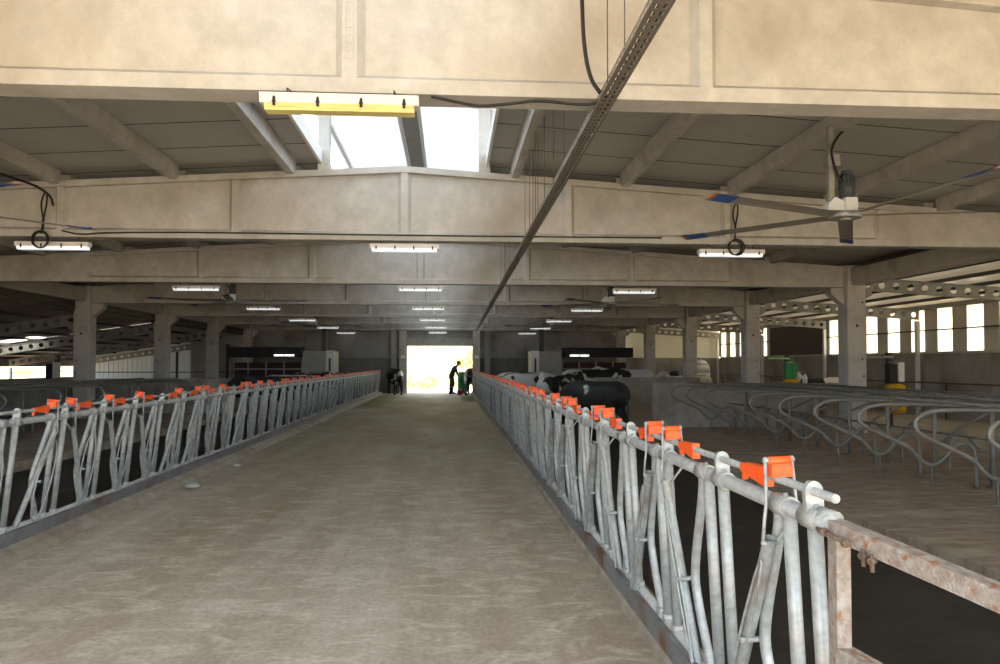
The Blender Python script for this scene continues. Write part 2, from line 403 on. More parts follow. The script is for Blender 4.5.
# ------------------------------------------------------------------ roof beams
def roof_beam(k, y):
    e = empty('roof_beam', (XR, y, ZB))
    tag(e, ['large near concrete roof beam filling the top of the picture', 'second concrete roof beam, just beyond the near ceiling fan', 'third concrete roof beam, ending at the nearest right column',
            'fourth concrete roof beam down the nave', 'fifth concrete roof beam down the nave', 'sixth concrete roof beam, last but one before the end wall',
            'seventh concrete roof beam, lying along the end wall'][k], 'beam', 'concrete roof beams')
    hT = ZT-ZB; hE = hT - SL*HALF; W = HALF-0.23
    fl = 0.10; rec = 0.075
    m = MB(); m.box((-W, 0, 0), (W, BT, fl)); m.prism([(0, fl), (BT, fl), (BT-rec, fl+0.045), (rec, fl+0.045)], -W, W, 'x'); m.build('bottom_flange', 'concrete_beam', e)
    m = MB(); tf = 0.09
    for sg in (-1, 1):
        xs = (0, sg*W)
        m.prism([(0, hT-tf), (0, hT), (sg*W, hT-SL*W), (sg*W, hT-SL*W-tf)], -0.015, BT+0.015)
    m.build('top_flange', 'concrete_beam', e)
    m = MB()
    for sg in (-1, 1):
        m.prism([(0, fl), (0, hT-tf), (sg*W, hT-SL*W-tf), (sg*W, fl)], rec, BT-rec)
    m.build('web', 'concrete_beam', e)
    for i in range(-3, 4):
        x = i*2.475; h = hT - SL*abs(x) - tf; hw = 0.045 if i else 0.05
        m = MB(); m.prism([(x-hw-0.05, rec), (x-hw, 0.004), (x+hw, 0.004), (x+hw+0.05, rec), (x+hw+0.05, BT-rec), (x+hw, BT-0.004), (x-hw, BT-0.004), (x-hw-0.05, BT-rec)], fl, h, 'z')
        st = m.build('stiffener', 'concrete_beam', e)
        if k == 0 and i == 0:
            m = MB()
            for (a, b_) in (((-0.028, 0.24), (-0.022, 0.62)), ((0.022, 0.24), (0.028, 0.62)), ((-0.028, 0.234), (0.028, 0.24)), ((-0.028, 0.62), (0.028, 0.626))):
                m.box((a[0], -0.001, a[1]), (b_[0], 0.01, b_[1]))
            for q in range(6): m.box((-0.012, 0.0, 0.28+q*0.055), (0.012 if q % 2 else 0.004, 0.01, 0.29+q*0.055))
            m.build('cast_plate', 'concrete_beam', e)
    for sg in (-1, 1):
        xa, xb = sg*7.40, sg*W
        m = MB(); m.prism([(xa, fl), (xb, fl), (xb, hT-SL*W-tf), (xa, hT-SL*abs(xa)-tf)], 0.007, BT-0.007); m.build('end_block', 'concrete_beam', e)
for k, y in enumerate(YB): roof_beam(k, y)

# ------------------------------------------------------------------ columns
def column(side, k, y):
    x = XCR if side > 0 else XCL
    e = empty('concrete_column', (x, y+0.02, 0))
    nm = ['front', 'second', 'third', 'fourth', 'fifth', 'sixth', 'last'][k]
    tag(e, '%s square concrete column of the %s row%s' % (nm, 'right' if side > 0 else 'left',
        {2: ', carrying the third beam', 6: ', against the end wall'}.get(k, '')), 'column', 'concrete columns')
    H = ztop(x)+0.02; hw = 0.23
    m = MB(); c = 0.025
    m.prism([(-hw+c, -0.18), (hw-c, -0.18), (hw, -0.18+c), (hw, 0.28-c), (hw-c, 0.28), (-hw+c, 0.28), (-hw, 0.28-c), (-hw, -0.18+c)], -0.1, H, 'z')
    m.build('shaft', 'concrete_column', e)
    m = MB(); i = -side
    m.prism([(i*hw, ZB-0.02), (i*(hw+0.32), ZB-0.02), (i*(hw+0.32), ZB-0.16), (i*hw, ZB-0.42)], -0.02, 0.24); m.build('corbel', 'concrete_column', e)
    me = None
    for (dx, z) in ((0.0, 2.55), (0.12, 1.75), (0.14, 3.1), (0.15, 1.35)):
        m = MB(); m.cyl((dx*side, -0.186, z), (dx*side, -0.17, z), 0.035 if dx == 0 else 0.022, 10); m.build('bolt_hole', 'black', e)
for k, y in enumerate(YB):
    column(1, k, y); column(-1, k, y)

# ------------------------------------------------------------------ eave beams (column to column)
for side in (1, -1):
    x = XCR if side > 0 else XCL
    for k in range(7):
        y0 = (YB[k-1] if k else YF) + (0.31 if k else 0); y1 = YB[k]-0.17
        e = empty('eave_beam', (x, y0, ZB))
        tag(e, 'concrete eave beam over the %s column row, %s bay from the camera' % ('right' if side > 0 else 'left', ORD[k]), 'beam', 'eave beams')
        m = MB(); m.box((-0.12, 0, 0.03), (0.12, y1-y0, 0.13)); m.box((-0.12*side-0.03, 0, 0.13), (-0.12*side+0.03, y1-y0, 0.42)); m.build('channel', 'concrete_column', e)
        m = MB(); m.box((0.12*side-0.02, 0, 0.13), (0.12*side+0.02, y1-y0, 0.36)); m.build('outer_lip', 'concrete_column', e)

# ------------------------------------------------------------------ nave ceiling: purlins and roof panels
ceil = struct(tag(empty('ceiling', (XR, 0, ZT)), 'grey panelled nave roof on concrete purlins', 'ceiling'))
PX = [1.67, 3.35, 5.02, 6.70, 8.37]
for sg in (-1, 1):
    for i, dx in enumerate(PX):
        for k in range(7):
            y0 = (YB[k-1]+BT+0.015) if k else YF; y1 = YB[k]-0.015
            z = -SL*dx
            m = MB(); m.prism([(-0.06, -0.05), (0.06, -0.05), (0.085, 0.15), (-0.085, 0.15)], 0, y1-y0)
            m.build('purlin', 'concrete_beam', ceil, (sg*dx, y0, z))
OPEN = 1.27
Lp = HALF+0.25-OPEN
for sg in (-1, 1):
    m = MB(); 
    poly = [(sg*OPEN, 0.155-SL*OPEN), (sg*(HALF+0.25), 0.155-SL*(HALF+0.25)), (sg*(HALF+0.25), 0.235-SL*(HALF+0.25)), (sg*OPEN, 0.235-SL*OPEN)]
    m.prism(poly, 0.002, 0.998)
    mj = MB(); mj.prism([(p[0], p[1]-(0.004 if i < 2 else 0.075)) for i, p in enumerate(poly)], -0.009, 0.009); mj_ = mj.mesh('joint_strip', 'steel_dark')
    me = m.mesh('roof_panel', 'roof_panel')
    y = YF
    while y < YE:
        place('roof_panel', me, ceil, (0, y, 0)); place('joint_strip', mj_, ceil, (0, y, 0)); y += 1.0
    # dark strip closing the panel joints from above
    m = MB(); m.prism([(sg*OPEN, 0.236-SL*OPEN), (sg*(HALF+0.25), 0.236-SL*(HALF+0.25)), (sg*(HALF+0.25), 0.25-SL*(HALF+0.25)), (sg*OPEN, 0.25-SL*OPEN)], YF, YE+0.3)
    m.build('roof_skin', 'steel_dark', ceil)

# ------------------------------------------------------------------ ridge monitor (skylight)
mon = struct(tag(empty('window_1', (XR, 0, ZT)), 'raised ridge skylight with white frame along the nave roof', 'skylight'))
ZE_, ZR_ = 1.08, 1.22
def mz(dx): return ZR_ - (ZR_-ZE_)*abs(dx)/1.3
for k in range(7):
    y = YB[k]+0.03
    for sg in (-1, 1):
        m = MB(); m.box((-0.085, 0, -SL*1.2-0.01), (0.085, 0.16, mz(1.2)-0.06)); m.build('post', 'concrete_beam', mon, (sg*1.2, y, 0))
        m = MB(); m.prism([(0, mz(0)-0.16), (0, mz(0)-0.06), (sg*1.36, mz(1.36)-0.06), (sg*1.36, mz(1.36)-0.16)], 0, 0.08); m.build('rafter', 'white_steel', mon, (0, y+0.04, 0))
for sg in (-1, 1):
    for dx, wd in ((0.17, 0.06), (1.33, 0.07)):
        m = MB(); m.box((-wd/2, YF, -0.06), (wd/2, YE, 0.0)); m.build('longitudinal_rail', 'white_steel', mon, (sg*dx, 0, mz(dx)))
    m = MB(); m.prism([(sg*0.17, mz(0.17)+0.002), (sg*1.5, mz(1.5)+0.002), (sg*1.5, mz(1.5)+0.014), (sg*0.17, mz(0.17)+0.014)], 0.0, 1.2)
    me = m.mesh('pane', 'monitor_sheet'); y = YF
    while y < YE:
        place('pane', me, mon, (0, y, 0)); y += 1.18
    m = MB(); m.box((-0.02, YF, -0.04), (0.02, YE, 0.16)); m.build('upstand', 'white_panel', mon, (sg*(OPEN-0.03), 0, 0.07))
m = MB(); m.box((-0.17, YF, mz(0)-0.02), (0.17, YE, mz(0)+0.03)); m.build('ridge_cap', 'grey_sheet', mon)

# ------------------------------------------------------------------ end wall of the nave, doorway
DX0, DX1, DZ = -2.40, 1.27, 2.62
ew = struct(tag(empty('wall_back', (0, YE, 0)), 'grey concrete end wall with the bright doorway', 'wall'))
def wallpanel(x0, x1, z0, z1, material, name='wall_panel', parent=ew, y=0.24, t=0.2):
    m = MB(); m.box((x0+0.008, y, z0+0.006), (x1-0.008, y+t, z1-0.006)); return m.build(name, material, parent)
m = MB(); m.box((XCL, 0.40, -0.1), (DX0-0.2, 0.46, 4.8)); m.box((DX1+0.2, 0.40, -0.1), (XCR, 0.46, 4.8)); m.box((DX0-0.2, 0.40, DZ+0.2), (DX1+0.2, 0.46, 5.6)); m.build('light_gap_backing', 'concrete_dark', ew)  # hidden backing added behind the panels to stop light through their gaps
xs = [XCL, -8.0, -5.2, DX0-0.35]
for a, b_ in zip(xs, xs[1:]):
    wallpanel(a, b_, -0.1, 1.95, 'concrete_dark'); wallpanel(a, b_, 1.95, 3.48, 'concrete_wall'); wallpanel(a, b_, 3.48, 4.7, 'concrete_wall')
xs = [DX1+0.35, 4.2, 7.0, XCR]
for a, b_ in zip(xs, xs[1:]):
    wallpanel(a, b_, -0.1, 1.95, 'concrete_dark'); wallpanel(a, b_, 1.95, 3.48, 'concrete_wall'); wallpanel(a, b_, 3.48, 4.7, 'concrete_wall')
wallpanel(DX0-0.35, DX1+0.35, DZ+0.42, 3.48, 'concrete_wall'); wallpanel(DX0-0.35, DX1+0.35, 3.48, 5.3, 'concrete_wall')
for x in (DX0-0.2, DX1+0.2):
    m = MB(); m.box((x-0.2, -0.02, -0.1), (x+0.2, 0.44, 3.47)); m.build('door_pillar', 'concrete_column', ew)
m = MB(); m.box((1.95, -0.02, -0.1), (2.25, 0.3, 3.47)); m.build('pilaster', 'concrete_wall', ew)
m = MB(); m.box((-3.25, -0.02, -0.1), (-2.95, 0.3, 3.47)); m.build('pilaster', 'concrete_wall', ew)
d = struct(tag(empty('door_1', (0, YE, 0)), 'wide doorway with rolled-up shutter box above it', 'doorway'))
m = MB(); m.box((DX0, -0.14, DZ), (DX1, 0.24, DZ+0.42)); m.build('shutter_box', 'steel_grey', d)
for x in (DX0, DX1):
    m = MB(); m.box((x-0.03, -0.04, 0), (x+0.03, 0.26, DZ)); m.build('shutter_track', 'white_steel', d)
for x, nm in ((DX0-0.2, 'left'), (DX1+0.22, 'right')):
    m = MB(); m.box((-0.11, -0.01, -0.08), (0.11, 0.01, 0.08))
    tag(m.build('wall_sign', 'white_panel', None, (x, YE-0.03, 2.02)), 'small pale plate on the pillar %s of the doorway' % nm, 'sign', 'plates beside the doorway')

# ------------------------------------------------------------------ right side aisle: wall, window strips, roof
wr = struct(tag(empty('wall_right', (XWR, 0, 0)), 'right side wall of concrete panels with tall window strips above', 'wall'))
y = YF; i = 0
while y < YE+0.4:
    m = MB(); m.box((0, 0.01, -0.1), (0.18, 2.93, 1.97)); m.build('wall_panel', 'concrete_wall', wr, (0, y, 0)); y += 2.95; i += 1
for a, b_, z in ((YF, YE, 1.99),):
    m = MB(); m.box((-0.05, a, 1.96), (0.2, b_, 2.03)); m.build('sill', 'concrete_column', wr)
WZ0, WZ1 = 2.03, 3.42
wins = empty('window_2', (XWR, 0, WZ0)); struct(tag(wins, 'tall translucent strip windows in the right side wall', 'window'))
mg = MB(); mg.box((0.04, 0, 0), (0.07, 0.62, WZ1-WZ0)); 
mw = MB(); mw.box((0.04, 0, 0), (0.052, 0.68, WZ1-WZ0))
for q in range(7): mw.box((0.034, 0.03+q*0.1, 0), (0.04, 0.045+q*0.1, WZ1-WZ0))
mg_me = mg.mesh('sheet_panel', 'wall_sheet'); mw_me = mw.mesh('pane', 'fibre_window')
y = YF; P = 1.31
while y < YE-0.3:
    dark = 28.3 < y < 33.6
    place('sheet_panel', mg_me, wr, (0, y+0.69, WZ0))
    if dark: place('sheet_panel', mg_me, wr, (0.0, y+0.04, WZ0))
    else: place('pane', mw_me, wins, (0, y, 0))
    y += P
m = MB(); m.box((0.0, YF, -0.02), (0.04, YE, 0.02)); m.build('girt', 'steel_dark', wr, (-0.01, 0, 2.72))
m = MB(); m.box((-0.06, YF, -0.06), (0.1, YE, 0.1)); m.build('eave_rail', 'steel_grey', wr, (0, 0, WZ1+0.04))
# dark-coloured sheet standing in for the gloom of an unlit opening
m = MB(); m.box((-0.03, 28.9, 1.99), (0.02, 33.9, 3.35)); m.build('dark_opening_sheet', 'steel_dark', wr)

def rafter(side, k, y):
    xa = (XCR+0.23) if side > 0 else (XCL-0.23)
    xb = XWR-0.08 if side > 0 else XWL+0.1
    e = empty('perforated_rafter', (xa, y+0.1, wing_z(side, xa)))
    tag(e, 'steel rafter with round holes over the %s aisle, %s from the camera' % ('right' if side > 0 else 'left', ORD[k]), 'rafter', 'perforated steel rafters')
    dx = xb-xa; dz = wing_z(side, xb)-wing_z(side, xa); Ln = math.hypot(dx, dz); D = 0.29
    ang = math.atan(dz/dx); sg = 1 if dx > 0 else -1
    # web with a row of round holes, built cell by cell
    m = MB(); cell = 0.36; n = int(Ln/cell); cell = Ln/n; hr = 0.088; S = 12
    for c in range(n):
        cx = sg*(c+0.5)*cell; cz = D/2
        circ = [(cx+hr*math.cos(2*PI*q/S), cz+hr*math.sin(2*PI*q/S)) for q in range(S)]
        sq = []
        for q in range(S):
            a = 2*PI*q/S; ca, sa = math.cos(a), math.sin(a)
            t = min(cell/2/abs(ca) if abs(ca) > 1e-6 else 9, D/2/abs(sa) if abs(sa) > 1e-6 else 9)
            sq.append((cx+ca*t, cz+sa*t))
        vs = []
        for yy in (-0.006, 0.006):
            vs += [(p[0], yy, p[1]) for p in circ] + [(p[0], yy, p[1]) for p in sq]
        fs = []
        for q in range(S):
            q2 = (q+1) % S
            fs.append((q, q2, S+q2, S+q)); fs.append((2*S+q, 3*S+q, 3*S+q2, 2*S+q2)); fs.append((q, 2*S+q, 2*S+q2, q2))
        # corner fillers
        for (sx, sz) in ((-1,-1),(1,-1),(1,1),(-1,1)):
            pass
        m._add(vs, fs)
        for (sx, sz) in ((-1,-1),(1,-1),(1,1),(-1,1)):
            corner = (cx+sx*cell/2, cz+sz*D/2)
            near = sorted(sq, key=lambda p: (p[0]-corner[0])**2+(p[1]-corner[1])**2)[:2]
            m._add([(corner[0], 0, corner[1]), (near[0][0], 0, near[0][1]), (near[1][0], 0, near[1][1])], [(0,1,2)])
    o = m.build('web', 'steel_grey', e); o.rotation_euler = (0, -ang, 0)
    for nm, z0, z1 in (('lower_flange', -0.012, 0.0), ('upper_flange', D, D+0.012)):
        m = MB(); m.box((min(0, sg*Ln), -0.06, z0), (max(0, sg*Ln), 0.06, z1)); o = m.build(nm, 'steel_grey', e); o.rotation_euler = (0, -ang, 0)
    m = MB(); m.prism([(0, -0.02), (side*0.25, -0.02-abs(math.tan(ang))*0.25), (side*0.25, -0.14), (0, -0.28)], -0.1, 0.1); m.build('bracket', 'steel_grey', e)
    xp = xb-(0.06 if side > 0 else -0.06)
    m = MB(); m.box((-0.05, -0.06, -0.05), (0.05, 0.06, wing_z(side, xp)-0.06)); m.box((-0.09, -0.1, -0.06), (0.09, 0.1, -0.04))
    tag(m.build('steel_post', 'white_steel', None, (xp, y+0.1, 0)), 'slim white steel post at the outer end of the %s aisle, %s from the camera' % ('right' if side > 0 else 'left', ORD[k]), 'post', 'steel aisle posts')
for k in range(7):
    if 0 < k: rafter(1, k-1, YB[k]); rafter(-1, k-1, YB[k])
for side in (1, -1):
    xa = (XCR+0.1) if side > 0 else (XCL-0.1); xb = (XWR+0.25) if side > 0 else (XWL-0.3)
    sl = (wing_z(side, xb)-wing_z(side, xa))/(xb-xa)
    r = struct(tag(empty('ceiling_wing', (xa, 0, wing_z(side, xa)+0.30)), 'sheet metal roof over the %s side aisle' % ('right' if side > 0 else 'left'), 'ceiling'))
    n = 5 if side > 0 else 8
    for i in range(n+1):
        x = (xb-xa)*(i+0.15)/(n+0.4)
        m = MB(); m.prism([(x-0.03, sl*x+0.055), (x+0.03, sl*x+0.055), (x+0.03, sl*x+0.14), (x-0.03, sl*x+0.14)], YF, YE); m.build('purlin', 'steel_dark', r)
    m = MB(); L_ = xb-xa
    nseg = 5
    for q in range(nseg):   # trapezoidal ribs
        y0 = q*0.2
        for (ya, yb, za, zb) in ((y0, y0+0.12, 0, 0), (y0+0.12, y0+0.14, 0, 0.03), (y0+0.14, y0+0.18, 0.03, 0.03), (y0+0.18, y0+0.2, 0.03, 0)):
            m._add([(0, ya, 0.145+za), (L_, ya, 0.145+za+sl*L_), (L_, yb, 0.145+zb+sl*L_), (0, yb, 0.145+zb)], [(0,1,2,3)])
    me = m.mesh('roof_sheet', 'gold_sheet' if side > 0 else 'brown_sheet'); y = YF
    half = MB(); clear = MB(); cut = 0.47
    for (t0, t1, q_) in ((0, cut, half), (cut, 1, clear)):
        q_._add([(L_*t0, 0, 0.15+sl*L_*t0), (L_*t1, 0, 0.15+sl*L_*t1), (L_*t1, 1.0, 0.15+sl*L_*t1), (L_*t0, 1.0, 0.15+sl*L_*t0)], [(0,1,2,3)])
    i = 0
    while y < YE:
        if side < 0 and i == 29:
            half.build('roof_sheet', 'brown_sheet', r, (0, y, 0)); clear.build('clear_sheet', 'fibre_window', r, (0, y, 0))
        else:
            place('roof_sheet', me, r, (0, y, 0))
        y += 1.0; i += 1

# sheet fascia closing the step between nave roof and aisle roofs
for side in (1, -1):
    x = XCR if side > 0 else XCL
    r = struct(tag(empty('wall_fascia', (x+side*0.2, 0, 0)), 'dark sheet fascia above the %s aisle roof' % ('right' if side > 0 else 'left'), 'wall'))
    za = wing_z(side, x)+0.36; zb_ = ztop(x)+0.2
    y = YF
    while y < YE+0.3:
        m = MB(); m.box((0, 0, za), (0.02, 2.0, zb_)); m.build('fascia_sheet', 'steel_dark', r, (0, y, 0)); y += 2.0
# aisle end walls
wre = struct(tag(empty('wall_right_end', (0, YE+0.5, 0)), 'end wall of the right aisle, pale above and grey below', 'wall'))
for i in range(4):
    a = XCR+0.2+i*1.42
    m = MB(); m.box((a, 0, -0.1), (a+1.4, 0.15, 1.97)); m.build('wall_panel', 'concrete_wall', wre)
    m = MB(); m.box((a, 0.05, 1.97), (a+1.42, 0.065, 3.95)); m.build('pane', 'cream_sheet', wre)
wle = struct(tag(empty('wall_left_end', (0, YE+0.5, 0)), 'white ribbed sheet end wall of the left aisle', 'wall'))
for i in range(9):
    a = XCL-0.2-(i+1)*1.0; x0, x1 = a, a+1.0
    m = MB(); m.prism([(x0, -0.1), (x1, -0.1), (x1, wing_z(-1, x1)+0.46), (x0, wing_z(-1, x0)+0.46)], 0, 0.015)
    for q in range(4):
        xx = x0+0.12+q*0.25; m.prism([(xx, -0.1), (xx+0.04, -0.1), (xx+0.04, wing_z(-1, xx)+0.46), (xx, wing_z(-1, xx)+0.46)], -0.03, 0.0)
    m.build('sheet_panel', 'white_sheet' if i > 2 else 'grey_sheet', wle)
for x in (XCL-4.4, XCL-3.9, XCL-1.2):
    m = MB(); m.box((x-0.05, -0.12, 0), (x+0.05, -0.02, wing_z(-1, x))); m.build('wall_post', 'steel_dark', wle)
m = MB(); m.box((XWL, -0.10, 1.15), (XCL, -0.05, 1.2)); m.build('wall_rail', 'steel_dark', wle)
wl = struct(tag(empty('wall_left', (XWL, 0, 0)), 'low outer wall of the left aisle, with sheets added above to darken it', 'wall'))
y = YF
while y < YE+0.4:
    m = MB(); m.box((-0.18, 0.01, -0.1), (0, 2.93, 0.95)); m.build('wall_panel', 'concrete_wall', wl, (0, y, 0)); y += 2.95
m = MB(); m.box((-0.06, YF, 1.2), (-0.01, YE, 1.25)); m.build('rail', 'steel_dark', wl)
y = YF
while y < YE+0.6:  # sheets over the low wall, added to darken the left aisle
    if y > 31.5:
        m = MB(); m.box((-0.10, 0.005, 1.50), (-0.08, 1.995, 2.15)); m.build('sheet_panel', 'brown_sheet', wl, (0, y, 0)); y += 2.0; continue
    m = MB(); m.box((-0.10, 0.005, 0.95), (-0.08, 1.995, 2.15)); m.build('sheet_panel', 'brown_sheet', wl, (0, y, 0)); y += 2.0
wf = struct(tag(empty('front_light_block', (0, YF, 0)), 'unseen front walls added to cut the light into aisles and nave', 'wall'))  # out of view, added to keep light out of the aisles
m = MB(); m.prism([(XCL, ZB), (XCR, ZB), (XCR, ztop(XCR)+0.2), (XR+1.3, ztop(XR+1.3)+0.2), (XR+1.3, ZT+1.0), (XR-1.3, ZT+1.0), (XR-1.3, ztop(XR-1.3)+0.2), (XCL, ztop(XCL)+0.2)], -0.12, 0.0); m.build('gable_light_block', 'concrete_beam', wf)  # unseen gable closure, added so the farther beams get less light
for (a, b_, sd_) in ((XCL, XWL, -1), (XCR, XWR, 1)):
    n = 8 if sd_ < 0 else 5
    for i in range(n):
        x0 = a+(b_-a)*i/n; x1 = a+(b_-a)*(i+1)/n
        m = MB(); m.prism([(x0, -0.1), (x1, -0.1), (x1, wing_z(sd_, x1)+0.44), (x0, wing_z(sd_, x0)+0.44)], -0.02, 0.0); m.build('sheet_panel', 'brown_sheet', wf)

# ------------------------------------------------------------------ low concrete walls between the pens
def low_wall(x0, x1, y, h, label, n):
    e = empty('pen_wall', ((x0+x1)/2, y, 0)); tag(e, label, 'wall', 'low pen walls')
    wd = (x1-x0)/n
    for i in range(n):
        m = MB(); a = x0-(x0+x1)/2+i*wd; m.box((a+0.006, 0, -0.2), (a+wd-0.006, 0.16, h)); m.build('wall_slab', 'concrete_low', e)
    m = MB(); m.box((-(x1-x0)/2, -0.02, h), ((x1-x0)/2, 0.18, h+0.05)); m.build('coping', 'concrete_low', e)
low_wall(5.25, 10.4, 18.4, 1.08, 'low stained concrete wall behind the right stall dividers', 3)
low_wall(5.4, 9.4, 26.6, 1.08, 'low dark concrete wall beyond the black cow on the right', 2)
low_wall(-17.0, -7.3, 24.6, 1.10, 'long low concrete wall behind the left feed fence', 5)
# pipe rail in front of the right side wall
e = empty('pipe_rail', (XWR-0.4, 6.0, 0)); tag(e, 'dark pipe rail along the foot of the right side wall', 'rail')
for z in (1.05,):
    m = MB(); m.cyl((0, 0, z), (0, 33, z), 0.025, 8); m.build('rail', 'steel_dark', e)
for i in range(12):
    m = MB(); m.cyl((0, i*3.0, -0.05), (0, i*3.0, 1.08), 0.03, 8); m.build('post', 'steel_dark', e)

# ------------------------------------------------------------------ headlock feed fences
RZ, BZ = 1.152, 0.20
UL = 0.785
def fence(name, x, lean, y0, n, d, hoop_w, label, states, xin):
    # d: direction in which the pattern runs along y; xin: sign of x pointing to the feed alley
    e = empty(name, (x, y0, 0), (0, lean, 0)); tag(e, label, 'feed fence', 'headlock feed fences')
    z0, zr, zc = BZ, RZ, RZ+0.088
    Ltot = n*UL
    def mk(nm, mt, fn): m = MB(); fn(m); return m.mesh(nm, mt)
    a_ = -0.10; b_ = Ltot+0.10
    m = MB(); m.cyl((0, a_, zr), (0, b_, zr), 0.030, 14); m.build('top_rail', 'galvanized_rail', e)
    m = MB(); m.cyl((0, a_-0.04, zc), (0, b_, zc), 0.0145, 10); 
    m.build('control_bar', 'galvanized_rail', e)
    m = MB(); m.cyl((0, a_, z0), (0, b_, z0), 0.030, 10); m.build('bottom_rail', 'galvanized_dull', e)
    for i in range(int(math.ceil(Ltot/5.5))):
        m = MB(); u0 = a_+i*5.5; u1 = min(u0+5.49, b_); m.box((-0.035+xin*0.03, u0, 0.085), (0.035+xin*0.03, u1, 0.205)); m.build('kick_board', 'rail_dark', e)
    up = mk('upright', 'galvanized', lambda m: m.cyl((0, 0, z0), (0, 0, zr), 0.0245, 10))
    def fb(m):
        p = smooth_path([(0, d*0.54, zr), (0, d*0.525, zr-0.10), (0, d*0.34, 0.66), (0, d*0.345, 0.52), (0, d*0.49, z0+0.05), (0, d*0.50, z0)], 2)
        m.tube(p, 0.0225, 8)
    bent = mk('bent_bar', 'galvanized', fb)
    ox = xin*0.048
    def sw(top, bot):
        def f_(m):
            m.tube([(ox, d*bot, 0.235), (ox, d*(bot*0.3+top*0.7), 0.235+0.7*(zr-0.12-0.235)), (ox, d*top, zr-0.12)], 0.0235, 10, caps=False)
            m.tube([(ox, d*bot, 0.235), (ox, d*(bot*0.3+top*0.7), 0.235+0.7*(zr-0.12-0.235)), (ox, d*top, zr-0.12)], 0.020, 8, caps=False)
            m.cyl((ox-xin*0.06, d*0.33, 0.595), (ox+xin*0.045, d*0.33, 0.595), 0.012, 8)
        return f_
    S = {1: (0.09, 0.45), 2: (0.55, 0.09)}
    swing = {k: mk('swing_bar', 'galvanized', sw(*S[k])) for k in S}
    def lk(s_):
        def f_(m):
            y = d*s_
            m.box((-0.038, y-0.026, zc+0.012), (0.038, y+0.026, zc+0.050))
            m.box((-0.033, y-0.020, zc+0.050), (0.033, y+0.020, zc+0.057))
            m.cyl((-0.040, y, zc+0.066), (0.040, y, zc+0.066), 0.016, 8)
        return f_
    def ln(s_):
        def f_(m):
            y = d*s_
            for sx in (-1, 1):
                m.tube([(sx*0.048, y, zc+0.082), (sx*0.055, y, zr), (sx*0.064 if sx == xin else sx*0.045, y, zr-0.05), (ox+sx*0.026, y, zr-0.13)], 0.0065, 6)
            m.cyl((-0.056, y, zc+0.070), (0.056, y, zc+0.070), 0.009, 8)
            m.cyl((ox-0.032, y, zr-0.135), (ox+0.032, y, zr-0.135), 0.008, 6)
        return f_
    lock = {1: mk('lock', 'orange', lk(0.09)), 2: mk('lock', 'orange', lk(0.55))}
    link = {1: mk('lock_link', 'galvanized', ln(0.09)), 2: mk('lock_link', 'galvanized', ln(0.55))}
    def wd(m):
        y1_, y2_ = d*0.24, d*0.46
        m.prism([(y1_, zc-0.012), (y1_, zc+0.018), (y2_, zc+0.03), (y2_, zc-0.042)], -0.019, 0.019, 'x')
        m.prism([(y1_, zc-0.05), (y1_+d*0.03, zc-0.012), (y1_, zc-0.005)], -0.012, 0.012, 'x')
    wedge = mk('wedge', 'orange', wd)
    def tb(m):
        prof = [(-0.030, zr), (0.030, zr), (0.030, zc)] + [(0.030*math.cos(PI*q/8), zc+0.034*math.sin(PI*q/8)) for q in range(1, 8)] + [(-0.030, zc)]
        m.prism(prof, -0.011, 0.011, 'y')
    tab = mk('bar_bracket', 'galvanized', tb)
    def cl(m):
        m.cyl((0, -0.052, zr), (0, 0.052, zr), 0.0385, 12); m.cyl((0, -0.02, zr-0.047), (0, -0.02, zr+0.047), 0.008, 6)
    collar = mk('rail_clamp', 'galvanized', cl)
    foot = mk('base_collar', 'galvanized_dull', lambda m: m.cyl((0, 0, z0+0.0), (0, 0, z0+0.05), 0.034, 8))
    def hp(tilt):
        def f_(m):
            pts = []
            for q in range(20):
                a = 2*PI*q/20; u = hoop_w*math.cos(a); v = 0.36*math.sin(a)
                pts.append((ox+xin*0.035, d*((0.40 if hoop_w > 0.05 else 0.33)+u+tilt*v), 0.60+v))
            m.tube(pts, 0.0075 if hoop_w > 0.05 else 0.006, 5, closed=True)
        return f_
    hoop = {1: mk('guard_hoop', 'galvanized', hp(0.12 if hoop_w > 0.05 else -0.42)), 2: mk('guard_hoop', 'galvanized', hp(0.25 if hoop_w > 0.05 else 0.6))}
    for i in range(n+1):
        yo = i*UL
        place('upright', up, e, (0, yo, 0)); place('bar_bracket', tab, e, (0, yo, 0)); place('rail_clamp', collar, e, (0, yo, 0)); place('base_collar', foot, e, (0, yo, 0))
        if (d > 0 and i == n) or (d < 0 and i == 0):
            continue
        j = i if d > 0 else i-1
        st = states[j] if j < len(states) else random.choice((1, 1, 2))
        place('upright', up, e, (0, yo+d*0.61, 0))
        place('bent_bar', bent, e, (0, yo, 0)); place('swing_bar', swing[st], e, (0, yo, 0))
        lo = place('lock', lock[st], e, (0, yo, 0)); place('lock_link', link[st], e, (0, yo, 0))
        place('wedge', wedge, e, (0, yo, 0)); place('rail_clamp', collar, e, (0, yo+d*0.57, 0))
        for s_ in (0.50, 0.61): place('base_collar', foot, e, (0, yo+d*s_, 0))
        place('guard_hoop', hoop[st], e, (0, yo, 0))
    return e
# on the right the pattern runs towards the camera, on the left away from it (same hand seen from the alley)
fence('headlock_fence', 1.235, -0.052, 2.27, 44, -1, 0.032, 'galvanized headlock feed fence with orange locks right of the alley', [2, 1, 2, 1, 2, 1, 2, 2, 1, 1, 2], -1)
fence('headlock_fence', -3.845, 0.104, 4.15, 44, 1, 0.125, 'galvanized headlock feed fence with orange locks left of the alley', [1, 2, 1, 2, 1, 1, 1, 2, 2, 1, 1, 2], 1)

